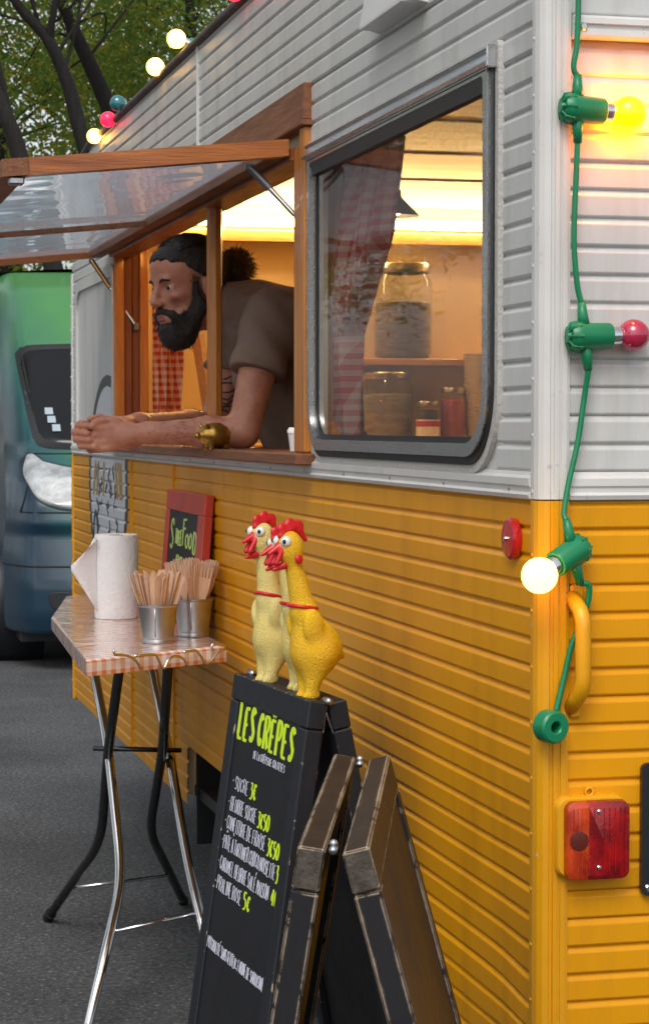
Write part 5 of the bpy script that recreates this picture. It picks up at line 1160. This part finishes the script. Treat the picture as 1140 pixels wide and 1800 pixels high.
def patch(name, m, poly, o, par=VAN, n=16):
    """poly: outline in (u, v) of the nose; filled as a fan of rings that follow the surface"""
    poly = dense(poly); cu, cv = np.mean(poly, 0); mb = MB(); vs = [vsurf(cu, cv, o)]; K = 24
    for k in range(1, K + 1): vs += [vsurf(cu + (a - cu) * k / K, cv + (b - cv) * k / K, o if k < K else o * .4) for a, b in poly]
    L_ = len(poly); fs = [(0, 1 + i, 1 + (i + 1) % L_) for i in range(L_)]
    for k in range(K - 1): fs += [(1 + k * L_ + i, 1 + (k + 1) * L_ + i, 1 + (k + 1) * L_ + (i + 1) % L_, 1 + k * L_ + (i + 1) % L_) for i in range(L_)]
    return fixnormals(mb.add(vs, fs).build(name, m, par, True))
def uz(z):
    for i, (a, b) in enumerate(zip(prof, prof[1:])):
        if a[1] <= z <= b[1] or i == len(prof) - 2: return (i + (z - a[1]) / (b[1] - a[1])) / (len(prof) - 1)
def outline(pts, n=5):
    P = arcpts([Vector((a, b, 0)) for a, b in pts + pts[:2]], .06, n); return [(uz(p.y), p.x) for p in P[1:-1]]
gl = [(.045, 1.86), (.5, 1.885), (.955, 1.86), (.91, 1.30), (.5, 1.27), (.09, 1.30)]
patch('windscreen_rubber', RUBBER, outline([(.032, 1.89), (.5, 1.91), (.968, 1.89), (.925, 1.265), (.5, 1.24), (.075, 1.265)]), .006); ws = patch('windscreen', SCREEN, outline(gl), .012)
for (v_, z_, a) in ((.112, 1.455, 0), (.118, 1.405, 1), (.130, 1.355, 0)):
    MB().add([vsurf(uz(z_), v_, .018), vsurf(uz(z_), v_ + .024, .018), vsurf(uz(z_ + .040), v_ + .023, .018), vsurf(uz(z_ + .040), v_, .018)], [(0, 1, 2, 3)]).build('windscreen_sticker', STK, ws)
DKP0 = mat('lamp_rim', (.015, .03, .035), .4)
HL = mat('headlight', (.50, .52, .53), .12, coat=1., col2=(.24, .26, .27), vscale=9, bump=.4, bscale=30)
for fl_ in (0, 1):
    q = [(.035, 1.13), (.055, 1.245), (.085, 1.19), (.17, 1.15), (.28, 1.14), (.28, .945), (.15, .92), (.07, .975)]
    if fl_: q = [(1 - a, b) for a, b in q][::-1]
    patch('headlight', HL, outline(q), .012); patch('headlight_rim', DKP0, outline([(a + (.004 if a > .5 else -.004) * (1 if abs(a - .5) > .3 else -1), b + (.014 if b > 1.06 else -.012)) for a, b in q]), .005)
GAP = mat('panel_gap', (.004, .006, .008), .7)
for z_, v0, v1 in ((.905, .03, .97), (1.235, .07, .93), (.60, .0, .22), (.60, .78, 1.)):
    MB().tube([vsurf(uz(z_), v0 + (v1 - v0) * i / 40, .001) for i in range(41)], .005, 6).build('panel_gap', GAP, VAN, True)
for v_ in (.03, .97):
    MB().tube([vsurf(uz(.905 + (1.235 - .905) * i / 12), v_ + (.04 if v_ < .5 else -.04) * i / 12, .001) for i in range(13)], .005, 6).build('panel_gap', GAP, VAN, True)
for v_ in (.30, .62):
    MB().tube([vsurf(uz(1.275), v_, .03), vsurf(uz(1.36), v_ + .16, .025)], .008, 6).build('wiper', RUBBER, VAN, True)
DKP = mat('van_black_plastic', (.012, .014, .018), .5)
patch('lower_grille', DKP, outline([(.22, .44), (.78, .44), (.76, .30), (.24, .30)]), .008); patch('upper_grille', DKP, outline([(.36, .98), (.64, .98), (.62, .83), (.38, .83)]), .008)
patch('fog_light', DKP, outline([(.10, .46), (.17, .46), (.17, .36), (.11, .36)]), .008)
MB().box((VX - .95, 9.75, .16), (VX + .95, 14.6, .30)).build('underbody', DKP, VAN)
for sx in (-1, 1):
    for y in (10.42, 13.6):
        x0 = VX + sx * .78; w_ = part_empty('wheel', VAN); Mv = Matrix.Translation((x0 + (0 if sx > 0 else -.22), y, .34)) @ Matrix.Rotation(math.pi / 2, 4, 'Y')
        MB().lathe([(.20, 0), (.29, -.002), (.33, .02), (.34, .05), (.34, .17), (.33, .20), (.29, .222), (.20, .22)], 36, Mv).build('tyre', TYRE, w_, angle=40)
        MB().lathe([(.03, -.012), (.12, -.008), (.15, .02), (.195, .01), (.20, -.006)], 24, Mv).build('rim', GALV, w_, angle=40)
        MB().lathe([(.37, .225 if sx < 0 else -.06), (.39, .10), (.37, -.06 if sx < 0 else .225)], 36, Mv, False, False).build('arch', DKP, w_, True)
mi = MB().bbox((VX - 1.26, 10.15, 1.30), (VX - 1.06, 10.27, 1.62), .04).build('wing_mirror', DKP, VAN, angle=50)

# ------------------------------------------------------------------ trees
def leafmat(name, c, c2, c3):
    m = bpy.data.materials.new(name); m.use_nodes = True; N = m.node_tree.nodes; L = m.node_tree.links; o = N['Material Output']; N.remove(N['Principled BSDF'])
    ge = N.new('ShaderNodeNewGeometry'); cr = N.new('ShaderNodeValToRGB'); L.new(ge.outputs['Random Per Island'], cr.inputs[0]); e = cr.color_ramp.elements
    e[0].color = (*c, 1); e[1].position = .97; e[1].color = (*c3, 1); k = e.new(.75); k.color = (*c2, 1)
    d = N.new('ShaderNodeBsdfDiffuse'); t = N.new('ShaderNodeBsdfTranslucent'); L.new(cr.outputs[0], d.inputs[0]); L.new(cr.outputs[0], t.inputs[0])
    mx = N.new('ShaderNodeMixShader'); mx.inputs[0].default_value = .55; L.new(d.outputs[0], mx.inputs[1]); L.new(t.outputs[0], mx.inputs[2]); L.new(mx.outputs[0], o.inputs[0]); return m
LEAF1 = leafmat('leaves_mid', (.15, .25, .045), (.25, .34, .06), (.52, .36, .04)); LEAF2 = leafmat('leaves_dark', (.11, .20, .05), (.18, .28, .06), (.40, .30, .04)); LEAF3 = leafmat('leaves_yellow', (.19, .27, .05), (.32, .37, .065), (.54, .36, .04))
BARK = mat('bark', (.022, .017, .014), .9, col2=(.010, .008, .007), vscale=9, stretch=(3, 3, .4), bump=.8, bscale=20)
def tree(label, stems, crown_c, crown_r, nleaf, lm, seed, leaf=.045, nclump=60, grp='trees behind the van'):
    rn = np.random.default_rng(seed); base = stems[0][0][0]; t = thing('tree', tuple(base), label, 'tree', grp); mb = MB(); tips = []
    for pts, r0, r1 in stems:
        P = smooth(pts, 5); mb.tube(P, [r0 + (r1 - r0) * i / (len(P) - 1) for i in range(len(P))], 10); tips.append(P)
    cc, cr_ = np.array(crown_c, float), np.array(crown_r, float)
    cl = []
    for k in range(nclump):
        d = rn.normal(size=3); d /= np.linalg.norm(d); p = cc + cr_ * d * rn.uniform(.25, 1.) ** .6; cl.append(p)
        if k < nclump * .3:
            Pm = tips[int(rn.integers(len(tips)))]; q = np.array(Pm[int(rn.integers(len(Pm) // 2, len(Pm)))]); mid = (q + p) / 2 + rn.normal(size=3) * .15 + (0, 0, .12)
            mb.tube(smooth([q, mid, p], 4), [.020 - .0018 * i for i in range(9)], 5)
    mb.build('trunk', BARK, t, True)
    cl = np.array(cl); per = int(nleaf * .52) // nclump; V = []; 
    for c in cl:
        s_ = rn.uniform(.30, .62); n_ = int(per * (s_ / .45) ** 2)
        p = c + rn.normal(size=(n_, 3)) * (s_, s_, s_ * .55); V.append(p)
    C_ = np.concatenate(V); n_ = len(C_); a = rn.normal(size=(n_, 3)); a /= np.linalg.norm(a, axis=1)[:, None]; b = rn.normal(size=(n_, 3)); b -= a * (a * b).sum(1)[:, None]; b /= np.linalg.norm(b, axis=1)[:, None]
    L_ = leaf * rn.uniform(.6, 1.3, n_)[:, None]; W_ = L_ * .42; cx = np.cross(a, b) * L_ * .12
    vs = np.stack([C_ - a * L_, C_ + b * W_ + cx, C_ + a * L_, C_ - b * W_ + cx], 1).reshape(-1, 3)
    me = bpy.data.meshes.new('crown'); l = np.array(base, float); me.vertices.add(len(vs)); me.vertices.foreach_set('co', (vs - l).astype(np.float32).ravel())
    me.loops.add(4 * n_); me.loops.foreach_set('vertex_index', np.arange(4 * n_, dtype=np.int32)); me.polygons.add(n_); me.polygons.foreach_set('loop_start', np.arange(0, 4 * n_, 4, dtype=np.int32)); me.update(calc_edges=True); me.validate()
    link('crown', me, lm, t)
tree('forked dark trunk tree leaning left behind the van, second from left', [([(3.0, 18, 0), (2.35, 18, 1.9), (1.73, 18, 4.02), (1.57, 18, 4.62), (1.37, 18, 5.05), (1.09, 18.1, 5.40), (.5, 18.4, 6.4)], .095, .035), ([(1.38, 18, 5.03), (1.46, 17.95, 5.5), (1.62, 18.2, 6.9)], .04, .02)], (.9, 19.6, 7.4), (2.4, 1.2, 1.5), 24000, LEAF1, 1)
tree('straight dark trunk tree leaning left right of the forked one', [([(4.3, 21, 0), (3.3, 21, 2.6), (2.39, 21, 4.83), (2.05, 21, 5.57), (1.86, 21, 5.99), (1.3, 21.3, 7.4)], .115, .05)], (2.2, 23.3, 6.6), (2.8, 1.2, 2.4), 30000, LEAF2, 2)
tree('thick dark trunk tree at the left edge behind the flap', [([(2.0, 16, 0), (1.35, 16, 2.2), (.91, 16, 3.69), (.74, 16, 4.19), (.3, 16.3, 5.6)], .10, .05)], (-.6, 17.2, 6.4), (1.8, 1.0, 1.2), 16000, LEAF1, 3)
tree('slender tree with yellowing leaves behind the forked tree', [([(1.4, 26, 0), (1.7, 26, 3.5), (1.5, 26, 7)], .12, .05)], (1.4, 26.6, 5.2), (3.2, 1.4, 2.6), 34000, LEAF3, 4)
tree('dense dark tree beyond the caravan roof, rightmost in view', [([(6.4, 27, 0), (5.6, 27, 4), (5.2, 27, 8)], .2, .07)], (5.6, 27, 7.0), (3.4, 2.2, 3.2), 36000, LEAF2, 5)
tree('thin stemmed tree above the roof edge bulbs', [([(4.0, 23.5, 0), (3.7, 23.5, 3), (3.75, 23.5, 6), (3.5, 23.5, 8.2)], .11, .05)], (4.0, 24.4, 6.9), (2.0, 1.2, 2.6), 24000, LEAF1, 6)
tree('far pale green tree filling the gap at back', [([(2.6, 34, 0), (2.6, 34, 5), (2.2, 34, 9)], .2, .07)], (2.8, 34, 6.5), (5.0, 2.5, 4.0), 40000, LEAF3, 7, .08)
tree('far dark tree at the back left', [([(-3.2, 31, 0), (-3.0, 31, 5), (-2.6, 31, 9)], .2, .07)], (-2.6, 31, 5.5), (4.0, 2.4, 4.0), 36000, LEAF2, 8, .08)
# unseen trees added left of the road to darken reflections and side light
src = [o for o in COL.objects if o.name.startswith('tree') and o.parent is None]
for k, (i, x, y, rz) in enumerate(((0, -6.5, 20, .8), (1, -9.5, 26, 2.0), (3, -4.2, 24, 1.2), (4, -7.0, 13.5, 2.6), (2, -9.5, 17, .5), (5, -12, 21, 1.), (4, -13, 9, .3), (1, -8.5, 6.5, 3.0), (4, -9.0, -1.5, 4.0), (3, -10.5, -8.5, 2.2), (6, -8.0, 36, .2))):
    c = copy_tree(src[i]); c.location = (x, y, 0); c.rotation_euler = (0, 0, rz)
    tag(c, ('forked', 'straight stemmed', 'thick trunked', 'yellowing slender', 'dense dark', 'thin stemmed', 'far pale green')[i] + ' unseen avenue tree added left of the road, %s along' % ('first second third fourth fifth sixth seventh eighth ninth tenth eleventh'.split()[k]), 'tree', 'trees along the left of the road')
# fallen leaves and grit on the road
lv = mat('dry_leaf', (.20, .13, .05), .8); l0 = None
for k, (x, y) in enumerate(((.06, 2.35), (-.62, 2.6), (-.5, 1.9), (-.9, 3.2), (-.75, 4.4), (-.55, 5.2), (-.4, 3.9), (-1.0, 5.0))):
    if l0 is None:
        l0 = MB().add([(-.02, 0, .003), (0, -.010, .006), (.022, 0, .002), (0, .011, .007), (0, 0, .004)], [(0, 1, 4), (1, 2, 4), (2, 3, 4), (3, 0, 4)]).build('fallen_leaf', lv); o = l0
    else: o = l0.copy(); COL.objects.link(o)
    o.location = (x, y, .001); o.rotation_euler = (0, 0, k * 1.3); tag(o, 'small dry leaf lying on the dark asphalt', 'leaf', 'fallen leaves on the road')
